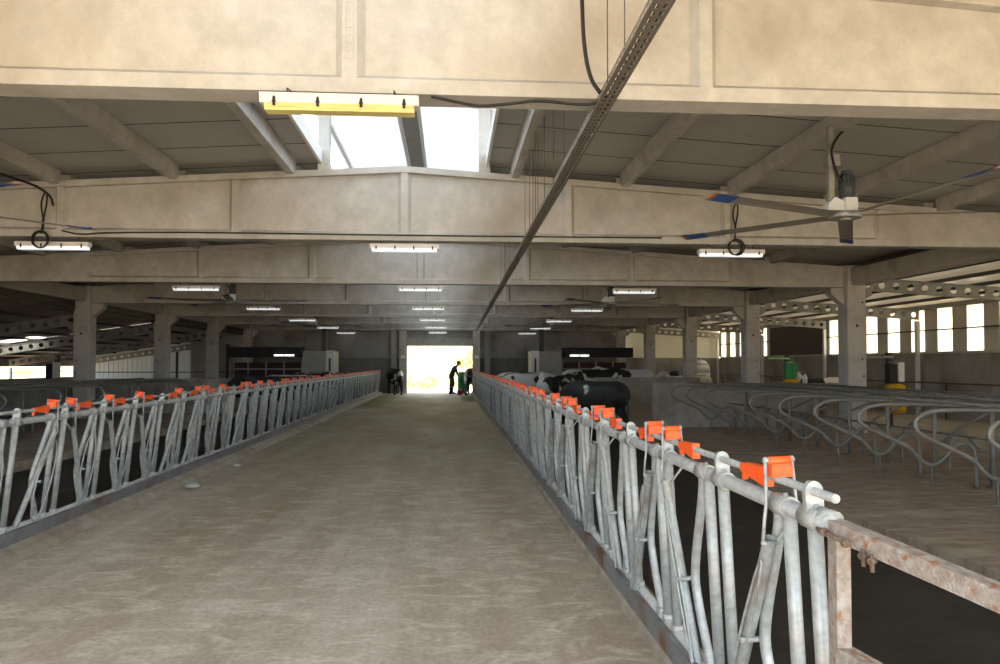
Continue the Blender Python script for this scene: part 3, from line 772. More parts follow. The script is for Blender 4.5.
# ------------------------------------------------------------------ rusty gate frame at the near end of the right fence
e = empty('gate_frame', (1.2, 2.05, 0)); tag(e, 'rusty square-tube gate frame bolted to the near end of the right fence', 'gate')
def bar(m, p0, p1, w_, h_):
    p0 = Vector(p0); p1 = Vector(p1); t = (p1-p0).normalized(); sdv = t.cross(Vector((0,0,1)))
    if sdv.length < 0.1: sdv = Vector((1,0,0))
    sdv.normalize(); up = sdv.cross(t)
    vs = [p + sdv*a*w_/2 + up*b*h_/2 for p in (p0, p1) for a, b in ((-1,-1),(1,-1),(1,1),(-1,1))]
    m._add(vs, [(0,3,2,1),(4,5,6,7),(0,1,5,4),(1,2,6,5),(2,3,7,6),(3,0,4,7)])
m = MB(); bar(m, (-0.02, 0.17, 1.145), (0.52, -1.65, 0.92), 0.055, 0.055); m.build('top_rail', 'rust', e)
m = MB(); bar(m, (-0.01, 0.10, -0.16), (-0.01, 0.10, 1.115), 0.045, 0.05); m.build('stile', 'rust', e)
m = MB(); bar(m, (-0.01, 0.09, 0.765), (0.53, -1.6, 0.60), 0.055, 0.055); m.build('middle_rail', 'rust', e)
m = MB(); m.cyl((-0.02, 0.19, 1.16), (-0.005, 0.13, 1.155), 0.036, 12); m.build('end_sleeve', 'galvanized', e)
m = MB(); m.cyl((-0.052, 0.15, 1.135), (-0.03, 0.02, 1.118), 0.007, 8)
m.cyl((-0.050, 0.125, 1.132), (-0.0475, 0.11, 1.13), 0.014, 6); m.cyl((-0.035, 0.03, 1.12), (-0.032, 0.015, 1.118), 0.013, 6); m.build('hinge_bolt', 'rust_brown', e)
for dy, dz in ((-0.03, 0.0), (-0.075, -0.004)):
    m = MB(); m.cyl((-0.012, dy, 1.115+dz), (-0.010, dy, 1.065+dz), 0.006, 6); m.cyl((-0.005, dy, 1.098+dz), (-0.022, dy-0.006, 1.096+dz), 0.011, 6); m.build('clamp_bolt', 'rust_brown', e)

# ------------------------------------------------------------------ freestall dividers
def divider_mesh(flip):
    f_ = -1 if flip else 1
    m = MB()
    pts = [(1.85, 1.08), (0.30, 1.10)]
    pts = [(1.85, 1.085), (1.2, 1.10), (0.45, 1.115), (0.20, 1.10), (0.06, 1.04), (0.0, 0.955), (0.03, 0.87), (0.13, 0.80), (0.40, 0.68), (0.66, 0.565),
           (0.76, 0.48), (0.86, 0.37), (0.95, 0.315), (1.04, 0.31), (1.13, 0.36), (1.22, 0.45), (1.34, 0.565), (1.45, 0.60), (1.55, 0.57), (1.60, 0.48), (1.615, 0.36), (1.62, 0.0)]
    path = smooth_path([(f_*u, 0, z) for u, z in pts], 1)
    m.tube(path, 0.026, 8)
    return m.mesh('loop_pipe', 'divider_pipe')
def post_mesh(flip):
    f_ = -1 if flip else 1
    m = MB(); m.cyl((f_*1.85, 0, -0.02), (f_*1.85, 0, 1.14), 0.028, 8); m.box((f_*1.85-0.05, -0.05, -0.01), (f_*1.85+0.05, 0.05, 0.012)); return m.mesh('post', 'divider_pipe')
def foot_mesh(flip):
    f_ = -1 if flip else 1
    m = MB(); m.cyl((f_*1.0, 0, 0.0), (f_*1.0, 0, 0.30), 0.014, 6); m.box((f_*1.0-0.10, -0.03, -0.01), (f_*1.0+0.14, 0.03, 0.012)); return m.mesh('foot_peg', 'divider_pipe')
DM = {fl: (divider_mesh(fl), post_mesh(fl), foot_mesh(fl)) for fl in (False, True)}
def dividers(x, ys, flip, fmt, grp):
    for i, y in enumerate(ys):
        e = empty('stall_divider', (x, y, 0)); tag(e, fmt % ORD[i] if i < len(ORD) else fmt % 'last', 'stall divider', grp)
        place('loop_pipe', DM[flip][0], e); place('post', DM[flip][1], e); place('foot_peg', DM[flip][2], e)
YS = [5.71+1.15*i for i in range(11)]
dividers(5.35, YS, False, 'curved pipe stall divider, %s of the row facing the right feed fence', 'right stall dividers facing the alley')
dividers(9.12, [y+0.1 for y in YS[2:]], True, 'curved pipe stall divider, %s of the row backing onto the right columns', 'right stall dividers facing the side aisle')
YL = [10.2+1.9*i for i in range(8)]
dividers(-8.2, YL, True, 'curved pipe stall divider, %s of the row behind the left feed fence', 'left stall dividers')
def rail_run(label, x, z, y0, y1, r=0.022):
    m = MB(); m.cyl((0, 0, 0), (0, y1-y0, 0), r, 8); o = m.build('stall_rail', 'divider_pipe', None, (x, y0, z)); tag(o, label, 'rail', 'long stall rails')
rail_run('long neck rail lying on top of the right stall dividers', 6.15, 1.165, 4.5, 18.38)
rail_run('long rail tying the posts between the two right divider rows', 7.22, 1.16, 4.5, 18.38)
rail_run('lower rail along the posts between the two right divider rows', 7.26, 0.62, 4.5, 18.38, 0.018)
rail_run('long neck rail on the divider row nearest the right columns', 8.35, 1.165, 4.5, 18.38)
rail_run('long neck rail lying on top of the left stall dividers', -9.0, 1.165, 8.5, 24.5)
rail_run('long rail tying the posts of the left stall dividers', -10.05, 1.16, 8.5, 24.5)

# ------------------------------------------------------------------ strip lights
def strip_light(x, y, z, yellow, label):
    e = empty('strip_light', (x, y, z)); tag(e, label, 'strip light', 'ceiling strip lights')
    L2 = 0.515
    m = MB(); m.prism([(-0.055, 0.0), (0.055, 0.0), (0.062, 0.065), (-0.062, 0.065)], -L2, L2, 'x'); m.build('housing', 'fixture', e)
    m = MB(); m.prism([(-0.06, 0.0), (-0.045, -0.045), (0.045, -0.045), (0.06, 0.0)], -L2+0.03, L2-0.03, 'x'); m.build('lens', 'lens_yellow' if yellow else 'lens_white', e)
    for t in (-0.42, -0.14, 0.14, 0.42):
        m = MB(); m.box((t-0.008, -0.068, -0.022), (t+0.008, -0.056, 0.035)); m.prism([(t-0.014, 0.0), (t+0.014, 0.0), (t, 0.045)], -0.069, -0.060); m.build('clip', 'black', e)
    for t in (-0.35, 0.35):
        m = MB(); m.tube([(t, 0, 0.06), (t, 0, ZB-z-0.02), (t, 0.16 if yellow else 0, ZB-z+0.01)], 0.006, 5); m.build('hanger', 'steel_dark', e)
for k, y in enumerate(YB):
    row = ['the near', 'the second', 'the third', 'the fourth', 'the fifth', 'the sixth', 'the last'][k]
    strip_light(XR+(-0.04 if k == 0 else 0), y+(-0.10 if k == 0 else 0.1), ZB-(0.135 if k == 0 else 0.11), k == 0,
                'yellowed strip light fixed under the near concrete beam' if k == 0 else 'white strip light at the middle of %s concrete beam' % row)
    if k:
        strip_light(XR-5.06, y+0.06, ZB-0.14, False, 'white strip light left of centre under %s concrete beam' % row)
        strip_light(XR+5.02, y+0.06, ZB-0.14, False, 'white strip light right of centre under %s concrete beam' % row)
# cable coils over the two nearer side lights
def coil(x, label):
    y = YB[1]-0.06
    e = empty('cable_coil', (x, y, ZB)); tag(e, label, 'cable', 'coiled light cables')
    m = MB()
    for q in range(3):
        pts = [(0.10*math.cos(2*PI*i/16)*(1+0.1*q)+0.01*q, -0.02*q, -0.06+0.11*math.sin(2*PI*i/16)*(1+0.06*q)) for i in range(16)]
        m.tube(pts, 0.010, 5, closed=True)
    m.build('loop', 'black', e)
    m = MB(); m.tube(smooth_path([(0.0, 0.02, 0.03), (0.03, 0.02, 0.25), (-0.02, 0.03, 0.45), (0.02, 0.03, 0.60), (0.06, 0.03, 0.66), (0.075, 0.03, 0.5), (0.03, 0.03, 0.30), (0.02, 0.03, 0.08)], 2), 0.012, 6); m.build('bundle', 'black', e)
coil(XR-5.06-0.12, 'black cable coil hanging over the left strip light'); coil(XR+4.95+0.08, 'black cable coil hanging over the right strip light')
m = MB(); m.tube(smooth_path([(0, 0, 0.0), (0.25, 0.0, -0.06), (0.6, 0, -0.02), (2.0, 0, 0.0), (5.0, 0, -0.01), (8.8, 0, 0.0)], 1), 0.012, 6)
tag(m.build('power_cable', 'black', None, (XR-4.9, YB[1]-0.03, ZB+0.08)), 'black cable running along the foot of the second beam', 'cable')
m = MB(); m.tube(smooth_path([(-7.3, 6.6, 4.02), (-6.6, 7.6, 4.03), (-6.0, 9.1, 4.10), (-5.75, 10.2, 4.13), (-5.66, 10.6, 4.05), (-5.65, 10.66, 3.9)], 2), 0.016, 6)
tag(m.build('power_cable', 'black'), 'black cable drooping along the ceiling at the upper left', 'cable')
m = MB(); m.tube(smooth_path([(-0.13, 4.86, 3.455), (0.05, 4.86, 3.42), (0.2, 4.86, 3.395), (0.42, 4.86, 3.42), (0.6, 4.86, 3.45), (0.85, 4.86, 3.425), (1.0, 4.86, 3.43), (1.05, 4.7, 3.44)], 2), 0.010, 6)
tag(m.build('power_cable', 'black'), 'dark cable running from the yellowed light to the cable tray', 'cable')
m = MB(); m.tube(smooth_path([(0.86, 4.68, 4.55), (0.87, 4.68, 4.0), (0.885, 4.68, 3.72), (0.925, 4.68, 3.53), (0.985, 4.66, 3.435)], 2), 0.014, 7)
tag(m.build('power_cable', 'black'), 'thick black cable hanging down to the cable tray before the near beam', 'cable')

# ------------------------------------------------------------------ cable tray
T0, T1 = Vector((1.02, 1.6, 3.42)), Vector((1.34, 40.0, 3.24))
e = empty('cable_tray', T0); tag(e, 'long perforated metal cable tray hung below the beams', 'cable tray')
dv = T1-T0; Ln = dv.length; rz = -math.atan2(dv.x, dv.y); rx = math.asin(dv.z/Ln)
seg = 0.15; W2, H2 = 0.055, 0.045
m = MB()
nseg = int(Ln/seg)
for (zz, xs_) in ((0.0, (-W2, -W2+0.02, -0.012, 0.012, W2-0.02, W2)),):
    for a, b_ in ((0, 1), (2, 3), (4, 5)): m.box((xs_[a], 0, 0), (xs_[b_], Ln, 0.003))
for sx in (-1, 1):
    m.box((sx*W2-0.0015, 0, 0), (sx*W2+0.0015, Ln, 0.014)); m.box((sx*W2-0.0015, 0, 0.031), (sx*W2+0.0015, Ln, H2))
trayrails = m.build('side_rails', 'tray_metal', e); trayrails.rotation_euler = (rx, 0, rz)
m = MB(); step = 0.075; n = int(Ln/step)
for i in range(n):
    y = i*step
    if y > 18 and i % 2: continue
    m.box((-W2, y, 0.0005), (W2, y+0.032, 0.0025))
    for sx in (-1, 1): m.box((sx*W2-0.001, y, 0.012), (sx*W2+0.001, y+0.032, 0.033))
o = m.build('perforated_web', 'tray_metal', e); o.rotation_euler = (rx, 0, rz); o['kind'] = 'stuff'
m = MB()
for q in range(3): m.cyl((-0.03+0.028*q, 0, 0.018), (-0.03+0.028*q, Ln, 0.018), 0.011, 6)
o = m.build('cables', 'rubber', e); o.rotation_euler = (rx, 0, rz)
for y in (4.45, 7.0, 8.6, 9.3, 9.9, 14.2, 15.3, 20.5, 25.5, 31.5, 37.0):
    t = (y-T0.y)/dv.y; p = T0+dv*t
    m = MB(); zt = ztop(p.x)+0.14-p.z
    for sx in (-1, 1): m.cyl((sx*W2, 0, 0), (sx*W2, 0, zt), 0.004, 5)
    m.build('hanger_wire', 'steel_dark', e, p-T0)

# ------------------------------------------------------------------ ceiling fans
def fan(x, y, a0, label):
    e = empty('ceiling_fan', (x, y, 3.30)); tag(e, label, 'ceiling fan', 'five-bladed ceiling fans')
    zt = ztop(x)+0.02-3.30
    m = MB(); m.box((-0.17, -0.03, 0.16), (-0.11, 0.03, zt)); m.build('drop_tube', 'steel_grey', e)
    m = MB(); m.box((-0.19, -0.05, 0.55), (-0.05, 0.05, 0.68)); m.build('junction_box', 'steel_grey', e)
    m = MB(); m.prism([(-0.20, 0.05), (0.10, 0.05), (0.10, 0.09), (-0.12, 0.2), (-0.20, 0.12)], -0.07, 0.07); m.build('mount_plate', 'white_steel', e)
    m = MB(); m.box((-0.02, -0.10, 0.03), (0.12, 0.06, 0.19)); m.build('gear_box', 'white_steel', e)
    m = MB(); m.cyl((0.05, 0, 0.17), (0.05, 0, 0.46), 0.075, 14); m.cyl((0.05, 0, 0.46), (0.05, 0, 0.50), 0.06, 14)
    for q in range(10):
        a = 2*PI*q/10; m.box((0.05+0.078*math.cos(a)-0.006, 0.078*math.sin(a)-0.006, 0.2), (0.05+0.078*math.cos(a)+0.006, 0.078*math.sin(a)+0.006, 0.44))
    m.build('motor', 'motor_dark', e)
    m = MB(); m.cyl((0.03, 0, -0.03), (0.03, 0, 0.03), 0.17, 20); m.cyl((0.03, 0, -0.05), (0.03, 0, 0.05), 0.06, 12); m.build('hub', 'galvanized', e)
    mb = MB(); mb.prism([(-0.075, -0.018), (-0.02, 0.010), (0.04, 0.020), (0.085, 0.012), (0.04, 0.008), (-0.02, -0.004)], 0.16, 1.85, 'x')
    # blade section runs along local x: poly is (y,z)
    me = mb.mesh('blade', 'blade')
    mt = MB(); mt.prism([(-0.078, -0.021), (-0.02, 0.013), (0.04, 0.023), (0.088, 0.014), (0.04, 0.005), (-0.02, -0.007)], 1.70, 1.97, 'x'); mt.prism([(0.0, 0.0), (0.05, 0.01), (0.05, 0.03), (0.0, 0.03)], 1.97, 2.0, 'x')
    mt_ = mt.mesh('blade_tip', 'blue')
    me2 = MB(); me2.prism([(-0.078, -0.021), (-0.02, 0.013), (0.04, 0.023), (0.088, 0.014), (0.04, 0.005), (-0.02, -0.007)], 1.97, 2.03, 'x'); me2_ = me2.mesh('tip_end', 'fan_orange')
    for q in range(5):
        a = math.radians(a0+72*q)
        b_ = place('blade', me, e, (0.03, 0, 0), (0, 0, a)); place('blade_tip', mt_, b_); place('tip_end', me2_, b_)
    m = MB(); m.tube(smooth_path([(0.28, 0.0, zt+0.13), (0.05, 0.0, zt-0.02), (-0.10, -0.06, 0.86), (-0.16, -0.06, 0.72), (-0.14, -0.06, 0.60), (-0.10, -0.06, 0.45), (-0.04, -0.06, 0.36)], 2), 0.013, 6); m.build('supply_cable', 'black', e)
for (y, fa, nm) in ((7.75, 0, 'nearest'), (19.6, 20, 'middle'), (31.4, 50, 'farthest')):
    fan(4.38, y, 60+fa, '%s five-bladed ceiling fan on the right side of the nave' % nm)
    fan(-5.82, y, 46+fa, '%s five-bladed ceiling fan on the left side of the nave' % nm)

# ------------------------------------------------------------------ cow brushes
def brush(x, y, side, label, arm='steel_grey'):
    e = empty('cow_brush', (x, y, 0)); tag(e, label, 'cow brush', 'yellow cow brushes')
    m = MB(); m.box((-0.06, 0.05, -0.05), (0.06, 0.17, 1.95)); m.build('post', 'steel_dark', e)
    m = MB(); m.box((-0.05, -0.25, 1.66), (0.05, 0.17, 1.72)); m.box((-0.75, -0.03, 1.80), (0.05, 0.03, 1.86)); m.build('arm', arm, e)
    m = MB(); m.box((-0.20, -0.24, 1.12), (0.02, -0.02, 1.64)); m.build('motor_box', 'rubber' if arm != 'lime' else 'green', e)
    m = MB(); m.box((0.03, -0.26, 1.16), (0.20, -0.06, 1.68)); m.build('cover', 'white_panel' if arm != 'lime' else 'green', e)
    m = MB(); prof = [(0.16, 0.30), (0.25, 0.34), (0.27, 0.55), (0.24, 0.70), (0.27, 0.88), (0.25, 1.06), (0.15, 1.10)]
    for a, b_ in zip(prof, prof[1:]): m.cyl((0, -0.15, a[1]), (0, -0.15, b_[1]), a[0], 18, b_[0], caps=True)
    m.build('bristles', 'bristle', e)
brush(12.0, 18.9, 1, 'yellow cow brush with white cover beside the right window strips')
brush(12.0, 24.9, 1, 'yellow cow brush with green frame behind the low right wall', 'lime')
brush(-13.3, 25.4, -1, 'dark cow brush with yellow bristles behind the low left wall')

# ------------------------------------------------------------------ animals
def evaluated(me, voxel, name, material):
    o = bpy.data.objects.new('tmp', me); COL.objects.link(o)
    md = o.modifiers.new('r', 'REMESH'); md.mode = 'VOXEL'; md.voxel_size = voxel; md.use_smooth_shade = True
    sm_ = o.modifiers.new('s', 'SMOOTH'); sm_.iterations = 3; sm_.factor = 0.5
    dg = bpy.context.evaluated_depsgraph_get(); dg.update()
    r = bpy.data.meshes.new_from_object(o.evaluated_get(dg)); r.name = name
    bpy.data.objects.remove(o)
    r.materials.clear(); r.materials.append(MATS[material])
    return r
def cow_mesh(pose):
    m = MB(); dz = -0.60 if pose == 'lying' else 0
    tr = [((-1.06, 0, 1.20), .10, .10), ((-1.0, 0, 1.16), .22, .23), ((-0.85, 0, 1.13), .28, .29), ((-0.5, 0, 1.05), .33, .36), ((-0.1, 0, 1.00), .37, .40),
          ((0.25, 0, 1.01), .34, .40), ((0.5, 0, 1.05), .28, .37), ((0.72, 0, 1.10), .20, .30)]
    if pose == 'feeding':
        nk = [((0.92, 0, 1.05), .14, .22), ((1.12, 0, .90), .12, .17), ((1.28, 0, .74), .11, .14), ((1.36, 0, .62), .115, .135), ((1.44, 0, .48), .10, .115), ((1.50, 0, .32), .075, .09), ((1.53, 0, .22), .065, .07)]
        ear = (1.26, .70)
    elif pose == 'lying':
        nk = [((0.92, 0, 1.20), .13, .21), ((1.06, 0, 1.40), .11, .15), ((1.17, 0, 1.52), .115, .13), ((1.32, 0, 1.48), .10, .12), ((1.48, 0, 1.38), .08, .09), ((1.58, 0, 1.31), .065, .07)]
        ear = (1.12, 1.58)
    else:
        nk = [((0.94, 0, 1.20), .13, .22), ((1.14, 0, 1.34), .11, .16), ((1.28, 0, 1.42), .115, .13), ((1.44, 0, 1.34), .10, .12), ((1.60, 0, 1.22), .075, .09), ((1.70, 0, 1.14), .065, .07)]
        ear = (1.22, 1.48)
    m.loft([((c[0], c[1], c[2]+dz), a, b) for c, a, b in tr+nk], 16)
    for s_ in (-1, 1):
        m.loft([((ear[0], s_*.09, ear[1]+dz), .03, .03), ((ear[0]-0.02, s_*.17, ear[1]+dz), .055, .03), ((ear[0]-0.03, s_*.26, ear[1]+dz-0.02), .025, .02)], 8, Vector((1, 0, 0)))
        if pose == 'lying':
            m.loft([((0.45, s_*.26, .30), .10, .12), ((0.70, s_*.30, .12), .07, .08), ((0.40, s_*.33, .07), .05, .05), ((0.22, s_*.33, .06), .045, .045)], 8)
            m.loft([((-0.75, s_*.26, .38), .16, .20), ((-0.40, s_*.42, .18), .11, .13), ((-0.75, s_*.48, .08), .06, .07), ((-0.35, s_*.50, .06), .05, .05)], 8)
        else:
            m.tube([(0.50, s_*.17, .98), (0.53, s_*.19, .74), (0.52, s_*.18, .52), (0.53, s_*.18, .46), (0.52, s_*.18, .16), (0.54, s_*.18, .09), (0.55, s_*.18, 0.0)], [.14, .095, .062, .064, .046, .056, .066], 10)
            m.tube([(-0.80, s_*.18, 1.08), (-0.66, s_*.20, .78), (-0.80, s_*.20, .60), (-0.93, s_*.19, .50), (-0.89, s_*.19, .18), (-0.86, s_*.19, .09), (-0.84, s_*.19, 0.0)], [.19, .135, .085, .062, .047, .056, .066], 10)
    if pose != 'lying': m.ball((-0.48, 0, .66), (.20, .17, .15))
    m.tube([(-1.03, 0, 1.33+dz), (-1.11, 0, 1.20+dz), (-1.13, 0, .85+dz), (-1.11, 0, max(.62+dz, .10)), (-1.10, 0, max(.45+dz, .05))], [.035, .028, .022, .03, .035], 8)
    return m.mesh('cow_raw', 'cow')
COWM = {p: evaluated(cow_mesh(p), 0.03, 'cow_'+p, 'cow') for p in ('standing', 'feeding', 'lying')}
COWP = {p: COWM[p].copy() for p in COWM}
COWB = {p: COWM[p].copy() for p in COWM}
for p in COWB: COWB[p].materials.clear(); COWB[p].materials.append(MATS['cow_black'])
for p in COWP: COWP[p].materials.clear(); COWP[p].materials.append(MATS['cow_pale'])
def cow(x, y, z, ang, pose, pale, label, grp):
    o = place('cow', (COWB if pale == 2 else COWP if pale else COWM)[pose], None, (x, y, z), (0, 0, math.radians(ang))); tag(o, label, 'cow', grp); return o
A = -0.16; GR, GL = 'cows behind the right feed fence', 'cows behind the left feed fence'
cow(3.35, 16.8, A, 122, 'feeding', 2, 'black cow by the right fence, nearest to the camera', GR)
cow(3.05, 22.6, A, 90, 'standing', True, 'pale spotted cow walking away along the right alley, seen from behind', GR)
cow(4.0, 24.6, A, 60, 'standing', False, 'dark cow standing just right of the pale walking cow', GR)
cow(3.05, 27.0, A, 178, 'feeding', True, 'pale cow feeding at the right fence beyond the walking cow', GR)
cow(3.05, 28.6, A, 180, 'feeding', True, 'second pale cow feeding at the right fence', GR)
cow(3.05, 30.3, A, 183, 'feeding', False, 'dark cow feeding at the right fence past the two pale ones', GR)
cow(3.05, 32.2, A, 180, 'feeding', True, 'pale cow feeding at the right fence in front of the white cabinet', GR)
cow(3.05, 34.2, A, 178, 'feeding', False, 'dark cow feeding at the far part of the right fence', GR)
cow(5.7, 29.8, 0.0, 10, 'standing', False, 'black cow standing broadside behind the right pen wall', GR)
cow(7.6, 30.6, 0.0, 160, 'standing', True, 'pale cow farthest right behind the right pen wall', GR)
cow(1.08, 38.1, 0.0, -97, 'feeding', False, 'spotted cow with lowered head standing right of the doorway', GR)
cow(-5.3, 23.6, A, 205, 'standing', 2, 'black cow behind the left fence, nearest to the camera', GL)
cow(-5.6, 26.4, A, -8, 'standing', True, 'pale-faced cow behind the left fence', GL)
cow(-5.72, 29.5, A, 2, 'feeding', False, 'dark cow feeding at the left fence beyond the pale-faced one', GL)
cow(-5.72, 31.5, A, 0, 'feeding', True, 'pale cow feeding at the left fence', GL)
cow(-5.72, 33.6, A, 3, 'feeding', False, 'dark cow feeding at the far part of the left fence', GL)
cow(-2.85, 38.7, 0.0, -75, 'feeding', 2, 'black cow standing with lowered head left of the doorway', GL)
cow(13.6, 25.4, 0.35, 185, 'lying', False, 'black and white cow lying by the right wall near the green brush', 'cows in the right side aisle')
cow(11.6, 34.5, 0.25, 170, 'lying', True, 'pale cow lying in the right side aisle far back', 'cows in the right side aisle')
cow(12.4, 36.2, 0.25, 200, 'lying', False, 'dark cow lying in the right side aisle far back', 'cows in the right side aisle')
m = MB(); m.box((-2.6, -6.5, -0.05), (2.2, 6.5, 0.30)); struct(tag(m.build('stall_bed', 'bedding', None, (12.6, 31.5, 0)), 'raised bedding in the right side aisle', 'floor'))
m = MB(); m.box((-1.5, -1.2, -0.05), (1.2, 1.2, 0.35)); 
struct(tag(m.build('stall_bed', 'bedding', None, (13.4, 23.8, 0)), 'raised bedding by the green cow brush', 'floor')) if False else None

# ------------------------------------------------------------------ person with a stick
def person(x, y, ang):
    e = empty('person', (x, y, 0), (0, 0, math.radians(ang))); e.scale = (1.15, 1.15, 1.03)
    tag(e, 'person in dark clothes leaning forward with a stick in the bright doorway', 'person')
    m = MB()   # faces local +x
    hip = Vector((0, 0, 0.90))
    m.loft([((-0.02, 0, .84), .15, .10), ((-0.01, 0, .98), .16, .11), ((0.04, 0, 1.14), .14, .10), ((0.10, 0, 1.28), .17, .11), ((0.16, 0, 1.40), .17, .09), ((0.20, 0, 1.46), .07, .06), ((0.25, 0, 1.52), .055, .055), ((0.27, 0, 1.55), .05, .05)], 14)
    m.loft([((0.27, 0, 1.50), .04, .05), ((0.30, 0, 1.53), .07, .08), ((0.325, 0, 1.60), .078, .098), ((0.33, 0, 1.67), .075, .095), ((0.32, 0, 1.73), .045, .06)], 12)
    m.ball((0.425, 0, 1.585), (.02, .016, .022))                                   # nose
    for s_ in (-1, 1): m.ball((0.32, s_*.08, 1.60), (.02, .012, .03))               # ears
    for s_, kx in ((1, 0.03), (-1, -0.05)):
        m.tube([(0, s_*.09, .88), (0.03+kx, s_*.10, .50), (0.0+kx, s_*.10, .44), (-0.02+kx, s_*.10, .12), (-0.02+kx, s_*.10, .06)], [.095, .06, .058, .042, .045], 10)
        m.loft([((-0.09+kx, s_*.10, .04), .035, .035), ((-0.02+kx, s_*.10, .05), .045, .05), ((0.08+kx, s_*.10, .035), .045, .035), ((0.16+kx, s_*.10, .025), .035, .02)], 8)
    H = {}
    for s_, el, wr_ in ((1, (0.26, .24, 1.12), (0.36, .16, .90)), (-1, (0.22, -.24, 1.10), (0.33, -.14, .92))):
        m.tube([(0.14, s_*.17, 1.39), ((0.14+el[0])/2, s_*.215, (1.39+el[2])/2), el, ((el[0]+wr_[0])/2, (el[1]+wr_[1])/2, (el[2]+wr_[2])/2), wr_], [.06, .05, .043, .042, .03], 9)
        wv = Vector(wr_); dr_ = (wv-Vector(el)).normalized(); palm = wv+dr_*0.08
        m.loft([(wv, .03, .02), (wv+dr_*0.04, .042, .02), (palm, .042, .018)], 8)
        for q in range(4):
            b0 = palm+Vector((0, (-.03+.02*q), 0)); ln_ = (.075, .085, .08, .062)[q]
            m.tube([b0-dr_*0.01, b0+dr_*ln_*0.5+Vector((0.012, 0, 0)), b0+dr_*ln_*0.75+Vector((-0.015, 0, -0.005)), b0+dr_*ln_*0.6+Vector((-0.035, 0, 0))], [.010, .009, .009, .008], 6)
        th = wv+dr_*0.03+Vector((0, -s_*.035, 0)); m.tube([th, th+dr_*0.03+Vector((0.02, -s_*.01, 0)), th+dr_*0.065+Vector((0.02, 0, 0))], [.012, .010, .009], 6)
    body = evaluated(m.mesh('body_raw', 'skin'), 0.011, 'body', 'skin'); place('body', body, e)
    m = MB()
    m.loft([((-0.02, 0, .86), .175, .125), ((-0.01, 0, .98), .18, .128), ((0.04, 0, 1.14), .165, .122), ((0.10, 0, 1.28), .19, .13), ((0.16, 0, 1.41), .195, .11), ((0.20, 0, 1.465), .09, .08)], 14)
    for s_, el in ((1, (0.26, .24, 1.12)), (-1, (0.22, -.24, 1.10))):
        m.tube([(0.14, s_*.15, 1.39), ((0.14+el[0])/2, s_*.215, (1.39+el[2])/2), (el[0]*0.8+0.03, el[1], el[2]+0.05)], [.08, .07, .065], 9)
    m.build('shirt', 'shirt', e)
    m = MB(); m.loft([((-0.02, 0, .80), .175, .125), ((-0.02, 0, .90), .18, .13), ((-0.01, 0, .99), .175, .125)], 14)
    for s_, kx in ((1, 0.03), (-1, -0.05)): m.tube([(0, s_*.09, .88), (0.03+kx, s_*.10, .50), (0.0+kx, s_*.10, .40)], [.115, .085, .08], 10)
    m.build('trousers', 'trousers', e)
    m = MB(); m.ball((0.315, 0, 1.665), (.10, .088, .085)); m.build('cap', 'hair', e)
    for s_, kx in ((1, 0.03), (-1, -0.05)):
        m = MB(); m.tube([(-0.015+kx, s_*.10, .34), (-0.02+kx, s_*.10, .10), (-0.02+kx, s_*.10, .0)], [.068, .06, .058], 10)
        m.loft([((-0.09+kx, s_*.10, .05), .05, .05), ((0.0+kx, s_*.10, .055), .055, .055), ((0.1+kx, s_*.10, .045), .055, .045), ((0.19+kx, s_*.10, .03), .04, .03)], 8); m.build('boot', 'boots', e)
    return e
person(0.10, 39.4, 0)
m = MB(); m.tube([(0.30, 0, 1.05), (0.52, 0, .62), (0.72, 0, .16)], [.016, .014, .012], 6); m.box((0.66, -0.12, 0.02), (0.78, 0.12, 0.16))
tag(m.build('push_broom', 'steel_dark', None, (0.10, 39.42, 0.0)), 'dark long-handled broom held by the person in the doorway', 'broom')
m = MB(); m.cyl((0, 0, 0.0), (0, 0, 0.27), 0.12, 16, 0.16); b_ = m.build('bucket', 'red', None, (0.52, 37.9, 0.0)); tag(b_, 'small red bucket on the floor beside the person', 'bucket')
m = MB(); m.tube([(-0.16, 0, .25), (-0.10, 0, .30), (0, 0, .33), (0.10, 0, .30), (0.16, 0, .25)], .008, 5); m.build('handle', 'steel_grey', b_)
e = empty('barrel', (0.66, 40.0, 0.0)); tag(e, 'green barrel standing right of the doorway behind the cow', 'barrel')
m = MB(); prof = [(0.20, 0), (0.24, .05), (0.25, .35), (0.265, .37), (0.25, .40), (0.25, .72), (0.265, .74), (0.25, .77), (0.24, 1.10), (0.20, 1.15)]
for a, c in zip(prof, prof[1:]): m.cyl((0, 0, a[1]), (0, 0, c[1]), a[0], 16, c[0])
m.build('body', 'green', e); m = MB(); m.cyl((0, 0, 1.15), (0, 0, 1.19), 0.19, 16); m.build('lid', 'green', e)

